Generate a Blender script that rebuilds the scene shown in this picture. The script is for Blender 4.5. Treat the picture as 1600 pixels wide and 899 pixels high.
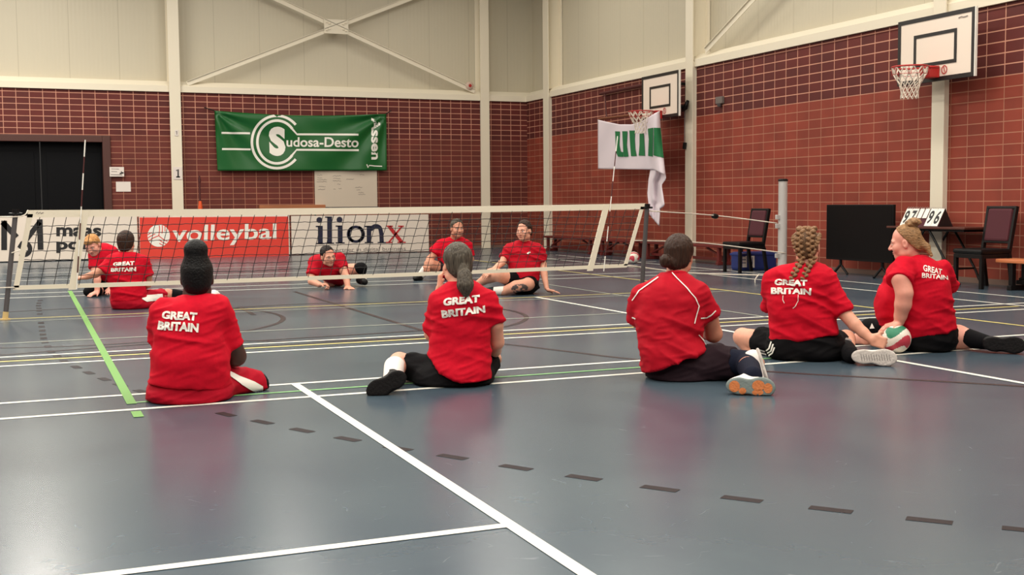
import bpy, bmesh, math, random
import numpy as np
from mathutils import Vector, Matrix
from mathutils.bvhtree import BVHTree

for o in list(bpy.data.objects): bpy.data.objects.remove(o)
SC = bpy.context.scene
COL = SC.collection
random.seed(4); RNG = np.random.RandomState(7)

# ------------------------------------------------------------------ camera
F = 1823.756; H = 1.09
def rotm(yaw, pit, rol):
    cy, sy = math.cos(yaw), math.sin(yaw)
    R = np.array([[cy, -sy, 0], [0, 0, -1], [sy, cy, 0]])
    c, s = math.cos(pit), math.sin(pit)
    Rp = np.array([[1, 0, 0], [0, c, -s], [0, s, c]])
    c, s = math.cos(rol), math.sin(rol)
    return np.array([[c, -s, 0], [s, c, 0], [0, 0, 1]]) @ Rp @ R
RM = rotm(.394803355, .0725390304, -.00777204126)
CAM = np.array([0, 0, H])
cd = bpy.data.cameras.new('camera'); cam = bpy.data.objects.new('camera', cd); COL.objects.link(cam)
cd.sensor_width = 36; cd.lens = F / 1600 * 36; cd.clip_start = .05; cd.clip_end = 200
m = Matrix.Identity(4)
for i in range(3):
    m[i][0] = RM[0][i]; m[i][1] = -RM[1][i]; m[i][2] = -RM[2][i]; m[i][3] = CAM[i]
cam.matrix_world = m
SC.camera = cam

# ------------------------------------------------------------------ light and exposure
SC.view_settings.view_transform = 'Standard'; SC.view_settings.look = 'None'
SC.view_settings.gamma = 1; SC.view_settings.use_curve_mapping = False
SC.view_settings.exposure = 0.0
wd = bpy.data.worlds.new('world'); SC.world = wd; wd.use_nodes = True
wd.node_tree.nodes['Background'].inputs[0].default_value = (1, .93, .85, 1)
wd.node_tree.nodes['Background'].inputs[1].default_value = .05
LAMP_W = 222
def lamp(x, y, sx, sy, w, z=7.0, c=(1, .94, .84)):
    l = bpy.data.lights.new('hall_lamp', 'AREA'); l.shape = 'RECTANGLE'; l.size = sx; l.size_y = sy; l.energy = w; l.color = c
    o = bpy.data.objects.new('hall_lamp', l); COL.objects.link(o); o.location = (x, y, z)
for x in (-9, -4.5, 0, 4.5, 9):
    for y in (-2, 4, 10, 16, 22.0):
        lamp(x, y, .5, 3.6, LAMP_W * (1.0 if y < 15 else 1.35 if x < 3 else .55))

# ------------------------------------------------------------------ pixel -> point helpers (author time survey of the photograph)
def ray(px, py): return RM.T @ np.array([(px - 800) / F, (py - 449.5) / F, 1.])
def FL(px, py, z=0.):
    d = ray(px, py); t = (z - H) / d[2]; return CAM + d * t
def AY(px, py, Y):
    d = ray(px, py); return CAM + d * (Y / d[1])
def AX(px, py, X):
    d = ray(px, py); return CAM + d * (X / d[0])
def lin(c):
    c = c / 255.; return c / 12.92 if c <= .04045 else ((c + .055) / 1.055) ** 2.4
def rgb(r, g, b): return (lin(r), lin(g), lin(b), 1)

# ------------------------------------------------------------------ materials
def mat(name, col, rough=.6, metal=0, bump=0, bscale=60, bstretch=(1, 1, 1), var=0, spec=.5, sheen=0, vcol=False, emit=0):
    m = bpy.data.materials.new(name); m.use_nodes = True; nt = m.node_tree; b = nt.nodes['Principled BSDF']
    b.inputs['Base Color'].default_value = col; b.inputs['Roughness'].default_value = rough; b.inputs['Metallic'].default_value = metal
    b.inputs['Specular IOR Level'].default_value = spec
    if sheen: b.inputs['Sheen Weight'].default_value = sheen
    if bump or var or vcol:
        tc = nt.nodes.new('ShaderNodeTexCoord'); mp = nt.nodes.new('ShaderNodeMapping'); mp.inputs['Scale'].default_value = bstretch
        nz = nt.nodes.new('ShaderNodeTexNoise'); nz.inputs['Scale'].default_value = bscale; nz.inputs['Detail'].default_value = 4
        nt.links.new(tc.outputs['Object'], mp.inputs[0]); nt.links.new(mp.outputs[0], nz.inputs['Vector'])
        if bump:
            bp = nt.nodes.new('ShaderNodeBump'); bp.inputs['Strength'].default_value = bump; bp.inputs['Distance'].default_value = .01
            nt.links.new(nz.outputs['Fac'], bp.inputs['Height']); nt.links.new(bp.outputs[0], b.inputs['Normal'])
        if var or vcol:
            hs = nt.nodes.new('ShaderNodeHueSaturation'); hs.inputs['Color'].default_value = col
            if vcol:
                at = nt.nodes.new('ShaderNodeAttribute'); at.attribute_name = 'Col'; nt.links.new(at.outputs['Color'], hs.inputs['Color'])
            ma = nt.nodes.new('ShaderNodeMapRange'); ma.inputs['From Min'].default_value = .3; ma.inputs['From Max'].default_value = .7
            ma.inputs['To Min'].default_value = 1 - var; ma.inputs['To Max'].default_value = 1 + var
            nt.links.new(nz.outputs['Fac'], ma.inputs['Value']); nt.links.new(ma.outputs[0], hs.inputs['Value'])
            nt.links.new(hs.outputs[0], b.inputs['Base Color'])
    return m
M = {}
M['cream'] = mat('cream_paint', rgb(230, 221, 199), .5, bump=.05, bscale=8)
M['white_line'] = mat('white_line', rgb(222, 220, 208), .5, var=.05, spec=.25, bscale=5)
M['yellow_line'] = mat('yellow_line', rgb(208, 192, 118), .5, var=.05, spec=.25, bscale=5)
M['pale_line'] = mat('pale_line', rgb(160, 162, 148), .5, var=.05, spec=.25, bscale=5)
M['brown_line'] = mat('brown_line', rgb(52, 38, 38), .5, var=.05, spec=.2, bscale=5)
M['dark_dash'] = mat('dark_dash', rgb(40, 32, 34), .55, var=.05, spec=.15, bscale=5)
M['green_line'] = mat('green_line', rgb(120, 176, 110), .5)
M['green_tape'] = mat('green_tape', rgb(114, 160, 88), .6, spec=.2, bump=.1, bscale=30)
M['net_white'] = mat('net_canvas', rgb(226, 216, 194), .7, bump=.15, bscale=90)
M['cord_black'] = mat('net_cord', rgb(24, 22, 22), .7)
M['rope'] = mat('white_rope', rgb(222, 212, 196), .8)
M['post_grey'] = mat('post_grey', rgb(92, 88, 88), .45, metal=.3)
M['post_foot'] = mat('post_foot', rgb(205, 178, 120), .5)
M['steel'] = mat('brushed_steel', rgb(200, 198, 194), .35, metal=.35, bump=.03, bscale=200, bstretch=(1, 1, .05))
M['black'] = mat('black_plastic', rgb(13, 12, 13), .45, spec=.25)
M['black_matte'] = mat('black_matte', rgb(16, 16, 17), .8)
M['tv_screen'] = mat('tv_screen', rgb(9, 8, 9), .4, spec=.2)
M['dark_frame'] = mat('chair_frame', rgb(17, 14, 14), .45, spec=.25)
M['maroon'] = mat('maroon_cloth', rgb(74, 24, 34), .8, bump=.1, bscale=300)
M['bench_red'] = mat('bench_red', rgb(96, 28, 24), .5, var=.15, bscale=12, bstretch=(1, .1, 1))
M['bench_wood'] = mat('bench_wood', rgb(196, 116, 72), .45, var=.2, bscale=10, bstretch=(1, .1, 1))
M['table_wood'] = mat('table_wood', rgb(78, 38, 28), .4, var=.15, bscale=10, bstretch=(1, .1, 1))
M['ledge_wood'] = mat('ledge_wood', rgb(166, 104, 66), .5, var=.2, bscale=10, bstretch=(.1, 1, 1))
M['board_white'] = mat('board_white', rgb(226, 214, 200), .5, bump=.03, bscale=6)
M['board_red'] = mat('board_red', rgb(222, 62, 48), .5, bump=.03, bscale=6)
M['print_black'] = mat('print_black', rgb(24, 22, 24), .5)
M['print_navy'] = mat('print_navy', rgb(22, 24, 52), .5)
M['print_red'] = mat('print_red', rgb(190, 36, 40), .5)
M['print_white'] = mat('print_white', rgb(240, 236, 226), .5)
M['print_grey'] = mat('print_grey', rgb(120, 112, 108), .6)
M['banner_green'] = mat('banner_green', rgb(16, 92, 38), .36)
M['flag_white'] = mat('flag_white', rgb(226, 214, 220), .75)
M['flag_green'] = mat('flag_green', rgb(24, 112, 62), .7)
M['whiteboard'] = mat('whiteboard', rgb(206, 194, 176), .3)
M['paper'] = mat('paper', rgb(226, 216, 208), .8)
M['bb_white'] = mat('backboard_white', rgb(234, 218, 202), .35)
M['bb_black'] = mat('backboard_black', rgb(28, 24, 24), .4)
M['rim_red'] = mat('rim_red', rgb(176, 32, 30), .4)
M['net_cotton'] = mat('basket_net', rgb(226, 214, 198), .8)
M['bag_blue'] = mat('bag_blue', rgb(22, 40, 104), .6, bump=.2, bscale=20)
M['door_dark'] = mat('door_dark', rgb(9, 10, 13), .6, spec=.12, bump=.05, bscale=4)
M['door_frame'] = mat('door_frame', rgb(74, 38, 30), .5)
M['orange'] = mat('orange_plastic', rgb(226, 84, 30), .5)
M['pole_red'] = mat('pole_red', rgb(74, 26, 26), .5)
M['grey_box'] = mat('grey_box', rgb(110, 100, 94), .6)

def floor_mat():
    m = bpy.data.materials.new('sports_floor'); m.use_nodes = True; nt = m.node_tree; b = nt.nodes['Principled BSDF']; L = nt.links.new
    tc = nt.nodes.new('ShaderNodeTexCoord')
    n1 = nt.nodes.new('ShaderNodeTexNoise'); n1.inputs['Scale'].default_value = .8; n1.inputs['Detail'].default_value = 5; n1.inputs['Roughness'].default_value = .6
    n2 = nt.nodes.new('ShaderNodeTexNoise'); n2.inputs['Scale'].default_value = 14; n2.inputs['Detail'].default_value = 6
    L(tc.outputs['Object'], n1.inputs['Vector']); L(tc.outputs['Object'], n2.inputs['Vector'])
    cr = nt.nodes.new('ShaderNodeValToRGB'); cr.color_ramp.elements[0].position = .3; cr.color_ramp.elements[1].position = .72
    cr.color_ramp.elements[0].color = rgb(60, 75, 88); cr.color_ramp.elements[1].color = rgb(74, 89, 98)
    L(n1.outputs['Fac'], cr.inputs[0])
    # thin scuff marks
    w = nt.nodes.new('ShaderNodeTexNoise'); w.inputs['Scale'].default_value = 1.6; w.inputs['Detail'].default_value = 2; w.inputs['Distortion'].default_value = 1.5
    L(tc.outputs['Object'], w.inputs['Vector'])
    r2 = nt.nodes.new('ShaderNodeValToRGB'); e = r2.color_ramp.elements
    e[0].position = .498; e[0].color = (0, 0, 0, 1); e[1].position = .5; e[1].color = (1, 1, 1, 1); x = e.new(.502); x.color = (0, 0, 0, 1)
    L(w.outputs['Fac'], r2.inputs[0])
    r3 = nt.nodes.new('ShaderNodeMath'); r3.operation = 'MULTIPLY'; L(r2.outputs[0], r3.inputs[0])
    r4 = nt.nodes.new('ShaderNodeMapRange'); r4.inputs['From Min'].default_value = .52; r4.inputs['From Max'].default_value = .7; r4.inputs['To Max'].default_value = .35
    L(n2.outputs['Fac'], r4.inputs['Value']); L(r4.outputs[0], r3.inputs[1])
    mx = nt.nodes.new('ShaderNodeMix'); mx.data_type = 'RGBA'; mx.inputs['B'].default_value = rgb(150, 156, 160)
    L(cr.outputs[0], mx.inputs['A']); L(r3.outputs[0], mx.inputs['Factor']); L(mx.outputs['Result'], b.inputs['Base Color'])
    mr = nt.nodes.new('ShaderNodeMapRange'); mr.inputs['To Min'].default_value = .19; mr.inputs['To Max'].default_value = .31
    L(n1.outputs['Fac'], mr.inputs['Value']); L(mr.outputs[0], b.inputs['Roughness'])
    b.inputs['Specular IOR Level'].default_value = .46
    bp = nt.nodes.new('ShaderNodeBump'); bp.inputs['Strength'].default_value = .04; bp.inputs['Distance'].default_value = .005
    L(n2.outputs['Fac'], bp.inputs['Height']); L(bp.outputs[0], b.inputs['Normal'])
    return m
M['floor'] = floor_mat()

def brick_mat(name, axis, bw, bh, off, zsplit, lc):
    """stack-bonded bricks: a dark glazed band above zsplit, plainer red bricks below"""
    m = bpy.data.materials.new(name); m.use_nodes = True; nt = m.node_tree; b = nt.nodes['Principled BSDF']; L = nt.links.new
    tc = nt.nodes.new('ShaderNodeTexCoord'); sx = nt.nodes.new('ShaderNodeSeparateXYZ'); L(tc.outputs['Object'], sx.inputs[0])
    cx = nt.nodes.new('ShaderNodeCombineXYZ'); L(sx.outputs[axis], cx.inputs['X']); L(sx.outputs['Z'], cx.inputs['Y'])
    mp = nt.nodes.new('ShaderNodeMapping'); mp.inputs['Location'].default_value = (off, -zsplit, 0); L(cx.outputs[0], mp.inputs[0])
    def brick(c1, c2, mo, ms):
        t = nt.nodes.new('ShaderNodeTexBrick'); t.offset = 0; t.squash = 1
        t.inputs['Color1'].default_value = c1; t.inputs['Color2'].default_value = c2; t.inputs['Mortar'].default_value = mo
        t.inputs['Scale'].default_value = 1; t.inputs['Mortar Size'].default_value = ms; t.inputs['Mortar Smooth'].default_value = .1
        t.inputs['Brick Width'].default_value = bw; t.inputs['Row Height'].default_value = bh
        L(mp.outputs[0], t.inputs['Vector']); return t
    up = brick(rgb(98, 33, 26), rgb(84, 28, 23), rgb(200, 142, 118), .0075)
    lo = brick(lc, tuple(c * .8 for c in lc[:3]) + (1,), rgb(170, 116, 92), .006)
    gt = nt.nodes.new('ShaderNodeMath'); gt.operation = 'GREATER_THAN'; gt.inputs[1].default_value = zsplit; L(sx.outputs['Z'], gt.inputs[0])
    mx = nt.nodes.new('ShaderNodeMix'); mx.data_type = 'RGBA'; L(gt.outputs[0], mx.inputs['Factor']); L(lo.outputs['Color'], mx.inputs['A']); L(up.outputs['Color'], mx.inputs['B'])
    nz = nt.nodes.new('ShaderNodeTexNoise'); nz.inputs['Scale'].default_value = 2.2; nz.inputs['Detail'].default_value = 5; L(tc.outputs['Object'], nz.inputs['Vector'])
    mr = nt.nodes.new('ShaderNodeMapRange'); mr.inputs['From Min'].default_value = .3; mr.inputs['From Max'].default_value = .7; mr.inputs['To Min'].default_value = .88; mr.inputs['To Max'].default_value = 1.12
    L(nz.outputs['Fac'], mr.inputs['Value'])
    hs = nt.nodes.new('ShaderNodeHueSaturation'); L(mx.outputs['Result'], hs.inputs['Color']); L(mr.outputs[0], hs.inputs['Value']); L(hs.outputs[0], b.inputs['Base Color'])
    b.inputs['Roughness'].default_value = .75
    bp = nt.nodes.new('ShaderNodeBump'); bp.inputs['Strength'].default_value = .3; bp.inputs['Distance'].default_value = .006; bp.invert = True
    L(lo.outputs['Fac'], bp.inputs['Height']); L(bp.outputs[0], b.inputs['Normal'])
    return m
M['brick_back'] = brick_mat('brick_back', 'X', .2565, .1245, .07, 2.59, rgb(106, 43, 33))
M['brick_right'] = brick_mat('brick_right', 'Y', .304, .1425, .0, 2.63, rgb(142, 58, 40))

def panel_mat(name, axis):
    m = bpy.data.materials.new(name); m.use_nodes = True; nt = m.node_tree; b = nt.nodes['Principled BSDF']; L = nt.links.new
    tc = nt.nodes.new('ShaderNodeTexCoord'); sx = nt.nodes.new('ShaderNodeSeparateXYZ'); L(tc.outputs['Object'], sx.inputs[0])
    wv = nt.nodes.new('ShaderNodeMath'); wv.operation = 'SINE'; mu = nt.nodes.new('ShaderNodeMath'); mu.operation = 'MULTIPLY'; mu.inputs[1].default_value = 2 * math.pi / .085
    L(sx.outputs[axis], mu.inputs[0]); L(mu.outputs[0], wv.inputs[0])
    fr = nt.nodes.new('ShaderNodeMath'); fr.operation = 'PINGPONG'; fr.inputs[1].default_value = .5; L(sx.outputs[axis], fr.inputs[0])
    lt = nt.nodes.new('ShaderNodeMath'); lt.operation = 'LESS_THAN'; lt.inputs[1].default_value = .007; L(fr.outputs[0], lt.inputs[0])
    mx = nt.nodes.new('ShaderNodeMix'); mx.data_type = 'RGBA'; mx.inputs['A'].default_value = rgb(198, 190, 168); mx.inputs['B'].default_value = rgb(180, 172, 150)
    L(lt.outputs[0], mx.inputs['Factor']); L(mx.outputs['Result'], b.inputs['Base Color'])
    b.inputs['Roughness'].default_value = .5
    bp = nt.nodes.new('ShaderNodeBump'); bp.inputs['Strength'].default_value = .07; bp.inputs['Distance'].default_value = .01
    L(wv.outputs[0], bp.inputs['Height']); L(bp.outputs[0], b.inputs['Normal'])
    return m
M['panel_back'] = panel_mat('panel_back', 'X'); M['panel_right'] = panel_mat('panel_right', 'Y')

# ------------------------------------------------------------------ object helpers
BASE = {}
def tag(o, label=None, cat=None, group=None, kind=None):
    if label: o['label'] = label
    if cat: o['category'] = cat
    if group: o['group'] = group
    if kind: o['kind'] = kind
    return o
def mkobj(name, V, Fc, material, parent=None, base=None, smooth=False, cols=None, label=None):
    V = np.asarray(V, float).reshape(-1, 3)
    if parent is not None: b = BASE[parent.name]
    else: b = np.array(base, float) if base is not None else np.array([V[:, 0].mean(), V[:, 1].mean(), V[:, 2].min()])
    me = bpy.data.meshes.new(name); me.from_pydata((V - b).tolist(), [], [tuple(int(i) for i in f) for f in Fc])
    if smooth: me.polygons.foreach_set('use_smooth', [True] * len(me.polygons))
    if cols is not None:
        a = me.color_attributes.new('Col', 'FLOAT_COLOR', 'POINT')
        a.data.foreach_set('color', np.concatenate([np.asarray(cols)[:, :3], np.ones((len(V), 1))], 1).astype('f').ravel())
    me.materials.append(material); me.update()
    o = bpy.data.objects.new(name, me); COL.objects.link(o); BASE[o.name] = b
    if parent is not None: o.parent = parent
    else: o.location = b
    if label: o['label'] = label
    return o
def thing(name, label, cat, base, group=None):
    o = bpy.data.objects.new(name, None); COL.objects.link(o); o.location = base; BASE[o.name] = np.array(base, float)
    o.empty_display_size = .1
    return tag(o, label, cat, group)
def unit(v):
    v = np.asarray(v, float); n = np.linalg.norm(v); return v / n if n > 1e-9 else v
class MB:
    def __init__(s): s.V = []; s.F = []; s.n = 0
    def add(s, V, Fc):
        s.V += [tuple(v) for v in V]; s.F += [tuple(i + s.n for i in f) for f in Fc]; s.n += len(V); return s
    def box(s, lo, hi, bev=0, ax=None, c=None):
        """axis aligned box lo..hi, bevelled; with ax (3 axes) and c it is a local box about c"""
        bm = bmesh.new(); bmesh.ops.create_cube(bm, size=1)
        lo = np.array(lo, float); hi = np.array(hi, float); sz = hi - lo; ce = (lo + hi) / 2
        for v in bm.verts: v.co = Vector(tuple(np.array(v.co) * sz + ce))
        if bev: bmesh.ops.bevel(bm, geom=list(bm.edges), offset=min(bev, sz.min() * .45), segments=2, profile=.6, affect='EDGES')
        V = np.array([v.co for v in bm.verts]); bm.verts.index_update(); Fc = [[v.index for v in f.verts] for f in bm.faces]; bm.free()
        if ax is not None: V = V @ np.array(ax) + np.array(c)
        return s.add(V, Fc)
    def tube(s, pts, r, n=8, caps=True):
        P = [np.array(p, float) for p in pts]; rs = r if isinstance(r, (list, tuple)) else [r] * len(P)
        T = [unit((P[min(i + 1, len(P) - 1)] - P[max(i - 1, 0)])) for i in range(len(P))]
        a = np.array([0, 0, 1.]) if abs(T[0][2]) < .9 else np.array([1., 0, 0])
        u = unit(np.cross(T[0], a)); V = []; Fc = []
        for i, p in enumerate(P):
            u = unit(u - T[i] * (u @ T[i])); w = np.cross(T[i], u)
            for k in range(n):
                t = 2 * math.pi * k / n; V.append(p + rs[i] * (math.cos(t) * u + math.sin(t) * w))
        for i in range(len(P) - 1):
            for k in range(n): Fc.append((i * n + k, i * n + (k + 1) % n, (i + 1) * n + (k + 1) % n, (i + 1) * n + k))
        if caps: Fc.append(tuple(range(n))[::-1]); Fc.append(tuple((len(P) - 1) * n + k for k in range(n)))
        return s.add(V, Fc)
    def bar(s, a, b, w, d, up=(0, 0, 1), bev=0):
        a = np.array(a, float); b = np.array(b, float); t = unit(b - a); x = unit(np.cross(up, t)); y = np.cross(t, x); L = np.linalg.norm(b - a)
        return s.box((-w / 2, -d / 2, 0), (w / 2, d / 2, L), bev, (x, y, t), a)
    def lathe(s, prof, c, n=24, axis=(0, 0, 1)):
        ax = unit(axis); a = np.array([1., 0, 0]) if abs(ax[0]) < .9 else np.array([0, 1., 0]); u = unit(np.cross(ax, a)); w = np.cross(ax, u); V = []; Fc = []
        for r, z in prof:
            for k in range(n):
                t = 2 * math.pi * k / n; V.append(np.array(c) + ax * z + r * (math.cos(t) * u + math.sin(t) * w))
        for i in range(len(prof) - 1):
            for k in range(n): Fc.append((i * n + k, i * n + (k + 1) % n, (i + 1) * n + (k + 1) % n, (i + 1) * n + k))
        Fc.append(tuple(range(n))[::-1]); Fc.append(tuple((len(prof) - 1) * n + k for k in range(n)))
        return s.add(V, Fc)
    def build(s, name, material, parent=None, base=None, smooth=False, label=None, kind=None):
        o = mkobj(name, s.V, s.F, material, parent, base, smooth, label=label)
        if kind: o['kind'] = kind
        return o

# flat shapes: 2-D outlines (kept in the survey frame), text, strokes
def text2d(s, bold=.0, sx=1.0, shear=0):
    cu = bpy.data.curves.new('t', 'FONT'); cu.body = s; cu.size = 1; cu.offset = bold; cu.resolution_u = 4; cu.shear = shear; cu.fill_mode = 'FRONT'
    o = bpy.data.objects.new('t', cu); COL.objects.link(o)
    dg = bpy.context.evaluated_depsgraph_get(); me = bpy.data.meshes.new_from_object(o.evaluated_get(dg))
    V = np.array([v.co[:2] for v in me.vertices]); Fc = [tuple(p.vertices) for p in me.polygons]
    bpy.data.objects.remove(o); bpy.data.curves.remove(cu); bpy.data.meshes.remove(me)
    V = (V - V.min(0)) / (V.max(0) - V.min(0))
    return V, Fc
def quadmap(V, TL, TR, BR, BL):
    TL, TR, BR, BL = [np.array(p, float) for p in (TL, TR, BR, BL)]
    u = V[:, :1]; v = V[:, 1:2]
    return (1 - v) * ((1 - u) * BL + u * BR) + v * ((1 - u) * TL + u * TR)
def words(items):
    """items: (string, TL, TR, BR, BL, bold[, shear]) -> merged 2-D verts and faces"""
    V = []; Fc = []; n = 0
    for it in items:
        v, f = text2d(it[0], it[5] if len(it) > 5 else 0, shear=it[6] if len(it) > 6 else 0)
        v = quadmap(v, *it[1:5]); V.append(v); Fc += [tuple(i + n for i in q) for q in f]; n += len(v)
    return np.concatenate(V), Fc
def polys(ps):
    V = []; Fc = []; n = 0
    for p in ps: V += [tuple(q) for q in p]; Fc.append(tuple(range(n, n + len(p)))); n += len(p)
    return np.array(V, float), Fc
def strokes(lines, w):
    """polylines with width w (same units) as quads strips"""
    V = []; Fc = []; n = 0
    for L in lines:
        ww = w
        if isinstance(L, tuple) and isinstance(L[0], list): L, ww = L
        P = np.array(L, float); k = len(P)
        T = np.array([unit(P[min(i + 1, k - 1)] - P[max(i - 1, 0)]) for i in range(k)]); N = np.stack([-T[:, 1], T[:, 0]], 1)
        for i in range(k): V += [tuple(P[i] + N[i] * ww / 2), tuple(P[i] - N[i] * ww / 2)]
        for i in range(k - 1): Fc.append((n + 2 * i, n + 2 * i + 1, n + 2 * i + 3, n + 2 * i + 2))
        n += 2 * k
    return np.array(V, float), Fc
def arc(cx, cy, rx, ry, a0, a1, n=24):
    return [(cx + rx * math.cos(math.radians(a0 + (a1 - a0) * i / n)), cy + ry * math.sin(math.radians(a0 + (a1 - a0) * i / n))) for i in range(n + 1)]
def merge2(*vf):
    V = []; Fc = []; n = 0
    for v, f in vf: V.append(np.asarray(v, float)); Fc += [tuple(i + n for i in q) for q in f]; n += len(v)
    return np.concatenate(V), Fc
def flat(name, vf, fn, material, parent, label=None):
    """a print lying on a flat surface: fn maps the 2-D survey point to the point on that surface"""
    V, Fc = vf
    return mkobj(name, [fn(*v) for v in V], Fc, material, parent, label=label)
def refine(V, Fc, mx):
    bm = bmesh.new(); vs = [bm.verts.new((v[0], v[1], 0)) for v in V]
    for f in Fc:
        if len(set(f)) < 3: continue
        try: bm.faces.new([vs[i] for i in f])
        except ValueError: pass
    bmesh.ops.triangulate(bm, faces=list(bm.faces))
    for _ in range(6):
        es = [e for e in bm.edges if e.calc_length() > mx]
        if not es: break
        bmesh.ops.subdivide_edges(bm, edges=es, cuts=1); bmesh.ops.triangulate(bm, faces=[f for f in bm.faces if len(f.verts) > 3])
    bm.verts.index_update()
    V = np.array([v.co[:2] for v in bm.verts]); Fc = [tuple(v.index for v in f.verts) for f in bm.faces]; bm.free()
    return V, Fc
def bvh_of(V, Fc): return BVHTree.FromPolygons([tuple(v) for v in V], [tuple(int(i) for i in f) for f in Fc])
def wrap(name, vf, bvh, material, parent, mx=3., lift=.003, label=None):
    """a print wrapped onto a curved surface"""
    V, Fc = refine(vf[0], vf[1], mx); P = []; ok = []
    for v in V:
        d = Vector(tuple(unit(ray(*v)))); loc, nr, i, t = bvh.ray_cast(Vector(tuple(CAM)), d)
        if loc is None: P.append((0, 0, 0)); ok.append(False)
        else:
            if nr.dot(d) > 0: nr = -nr
            P.append(tuple(loc + nr * lift)); ok.append(True)
    P = np.array(P)
    Fk = []
    for f in Fc:
        if all(ok[i] for i in f):
            q = P[list(f)]
            if max(np.linalg.norm(q[0] - q[1]), np.linalg.norm(q[1] - q[2]), np.linalg.norm(q[0] - q[2])) < .08: Fk.append(f)
    us = sorted({i for f in Fk for i in f}); mp = {j: i for i, j in enumerate(us)}
    if not us: return None
    return mkobj(name, P[us], [tuple(mp[i] for i in f) for f in Fk], material, parent, smooth=True, label=label)
# ------------------------------------------------------------------ the hall
XW = 11.39; YB = 26.3; XL = -11.5; YF = -7.0; ZC = 7.4; ZB = 3.53
def st(o): o['kind'] = 'structure'; return o
O0 = (0, 0, 0)
floor = st(MB().box((XL - .3, YF - .3, -.1), (XW + .8, YB + .8, 0)).build('floor', M['floor'], base=O0))
st(MB().box((XL - .3, YF - .3, ZC), (XW + .8, YB + .8, ZC + .1)).build('ceiling', mat('ceiling_paint', rgb(206, 200, 188), .8), base=O0))
DX0, DX1, DZ = -2.3, AY(170, 300, YB)[0], AY(100, 215, YB)[2]
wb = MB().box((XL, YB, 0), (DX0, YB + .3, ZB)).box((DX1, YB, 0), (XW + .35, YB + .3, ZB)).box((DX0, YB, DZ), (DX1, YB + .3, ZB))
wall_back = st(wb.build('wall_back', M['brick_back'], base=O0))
p = MB().box((XL, YB + .28, ZB), (XW + .7, YB + .4, ZC)).build('upper_panel', M['panel_back'], wall_back, label='beige ribbed metal panel')
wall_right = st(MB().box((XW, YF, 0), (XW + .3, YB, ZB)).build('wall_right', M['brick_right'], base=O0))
MB().box((XW + .28, YF, ZB), (XW + .4, YB + .4, ZC)).build('upper_panel', M['panel_right'], wall_right, label='beige ribbed metal panel')
st(MB().box((XL - .3, YF, 0), (XL, YB + .4, ZC)).build('wall_left', mat('left_wall', rgb(104, 50, 40), .8, var=.1, bscale=3), base=O0))
st(MB().box((XL, YF - .3, 0), (XW + .7, YF, ZC)).build('wall_front', mat('front_wall', rgb(112, 56, 44), .8, var=.1, bscale=3), base=O0))
st(MB().box((XW - .012, YF, 0), (XW, YB, .07)).build('baseboard_right', mat('plinth', rgb(120, 96, 84), .6), base=O0))
st(MB().box((DX1, YB - .012, 0), (XW, YB, .07)).build('baseboard_back', mat('plinth_back', rgb(110, 88, 78), .6), base=O0))
# door: dark leaves deep in a red-brown frame
d = MB()
for i in range(3):
    x0 = DX0 + (DX1 - DX0) * i / 3; x1 = DX0 + (DX1 - DX0) * (i + 1) / 3
    d.box((x0 + .01, YB + .2, .01), (x1 - .01, YB + .25, DZ - .02), .01)
    d.box((x0 + .12, YB + .185, .25), (x1 - .12, YB + .2, DZ - .3), .008)
door = st(d.build('door_1', M['door_dark'], base=(0, YB, 0)))
f = MB().box((DX1 - .1, YB - .05, 0), (DX1 + .06, YB + .18, DZ + .05), .01).box((DX0 - .06, YB - .05, 0), (DX0 + .1, YB + .18, DZ + .05), .01)
f.box((DX0 + .1, YB - .05, DZ - .09), (DX1 - .1, YB + .18, DZ + .05), .01).build('door_frame', M['door_frame'], door, label='red-brown door frame')
# steel frame: beams, H columns, braces
tn = [0]
def trim(mb, mt='cream', base=O0):
    tn[0] += 1; return st(mb.build('trim_%d' % tn[0], M[mt], base=base))
def beam(axis, a, b):
    # box beam under a sloped cap
    V = []
    for t in (a, b):
        for dd, z in ((-.05, ZB), (.3, ZB), (.3, ZB + .24), (.1, ZB + .24), (-.05, ZB + .13)):
            V.append((t, YB + dd, z) if axis == 'x' else (XW + dd, t, z))
    n = 5; Fc = [(i, (i + 1) % n, n + (i + 1) % n, n + i) for i in range(n)] + [tuple(range(n))[::-1], tuple(range(n, 2 * n))]
    return trim(MB().add(V, Fc))
beam('x', XL, XW + .3); beam('y', YF, YB)
def column_back(px0, px1):
    x0 = AY(px0, 250, YB - .1)[0]; x1 = AY(px1, 250, YB - .1)[0]; c = (x0 + x1) / 2
    trim(MB().box((x0, YB - .1, 0), (x1, YB - .075, ZC), .004).box((c - .01, YB - .08, ZB + .2), (c + .01, YB + .26, ZC)).box((x0, YB + .245, ZB + .2), (x1, YB + .27, ZC), .004).box((x0 + .02, YB - .08, 0), (x1 - .02, YB + .01, ZB + .1)))
    return x0, x1
cb1 = column_back(267.5, 285); cb2 = column_back(752, 765.5)
trim(MB().box((-4.4, YB - .1, 0), (-4.16, YB + .2, ZC)))
def column_right(px0, px1, py):
    y0 = AX(px1, py, XW - .1)[1]; y1 = AX(px0, py, XW - .1)[1]; c = (y0 + y1) / 2
    trim(MB().box((XW - .1, y0, 0), (XW - .075, y1, ZC), .004).box((XW - .08, c - .01, ZB + .2), (XW + .26, c + .01, ZC)).box((XW + .245, y0, ZB + .2), (XW + .27, y1, ZC), .004).box((XW - .08, y0 + .02, 0), (XW + .01, y1 - .02, ZB + .1)))
    return y0, y1
cr1 = column_right(849, 857, 250); cr2 = column_right(1070.5, 1081.5, 250); cr3 = column_right(1454, 1473.5, 250)
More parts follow.
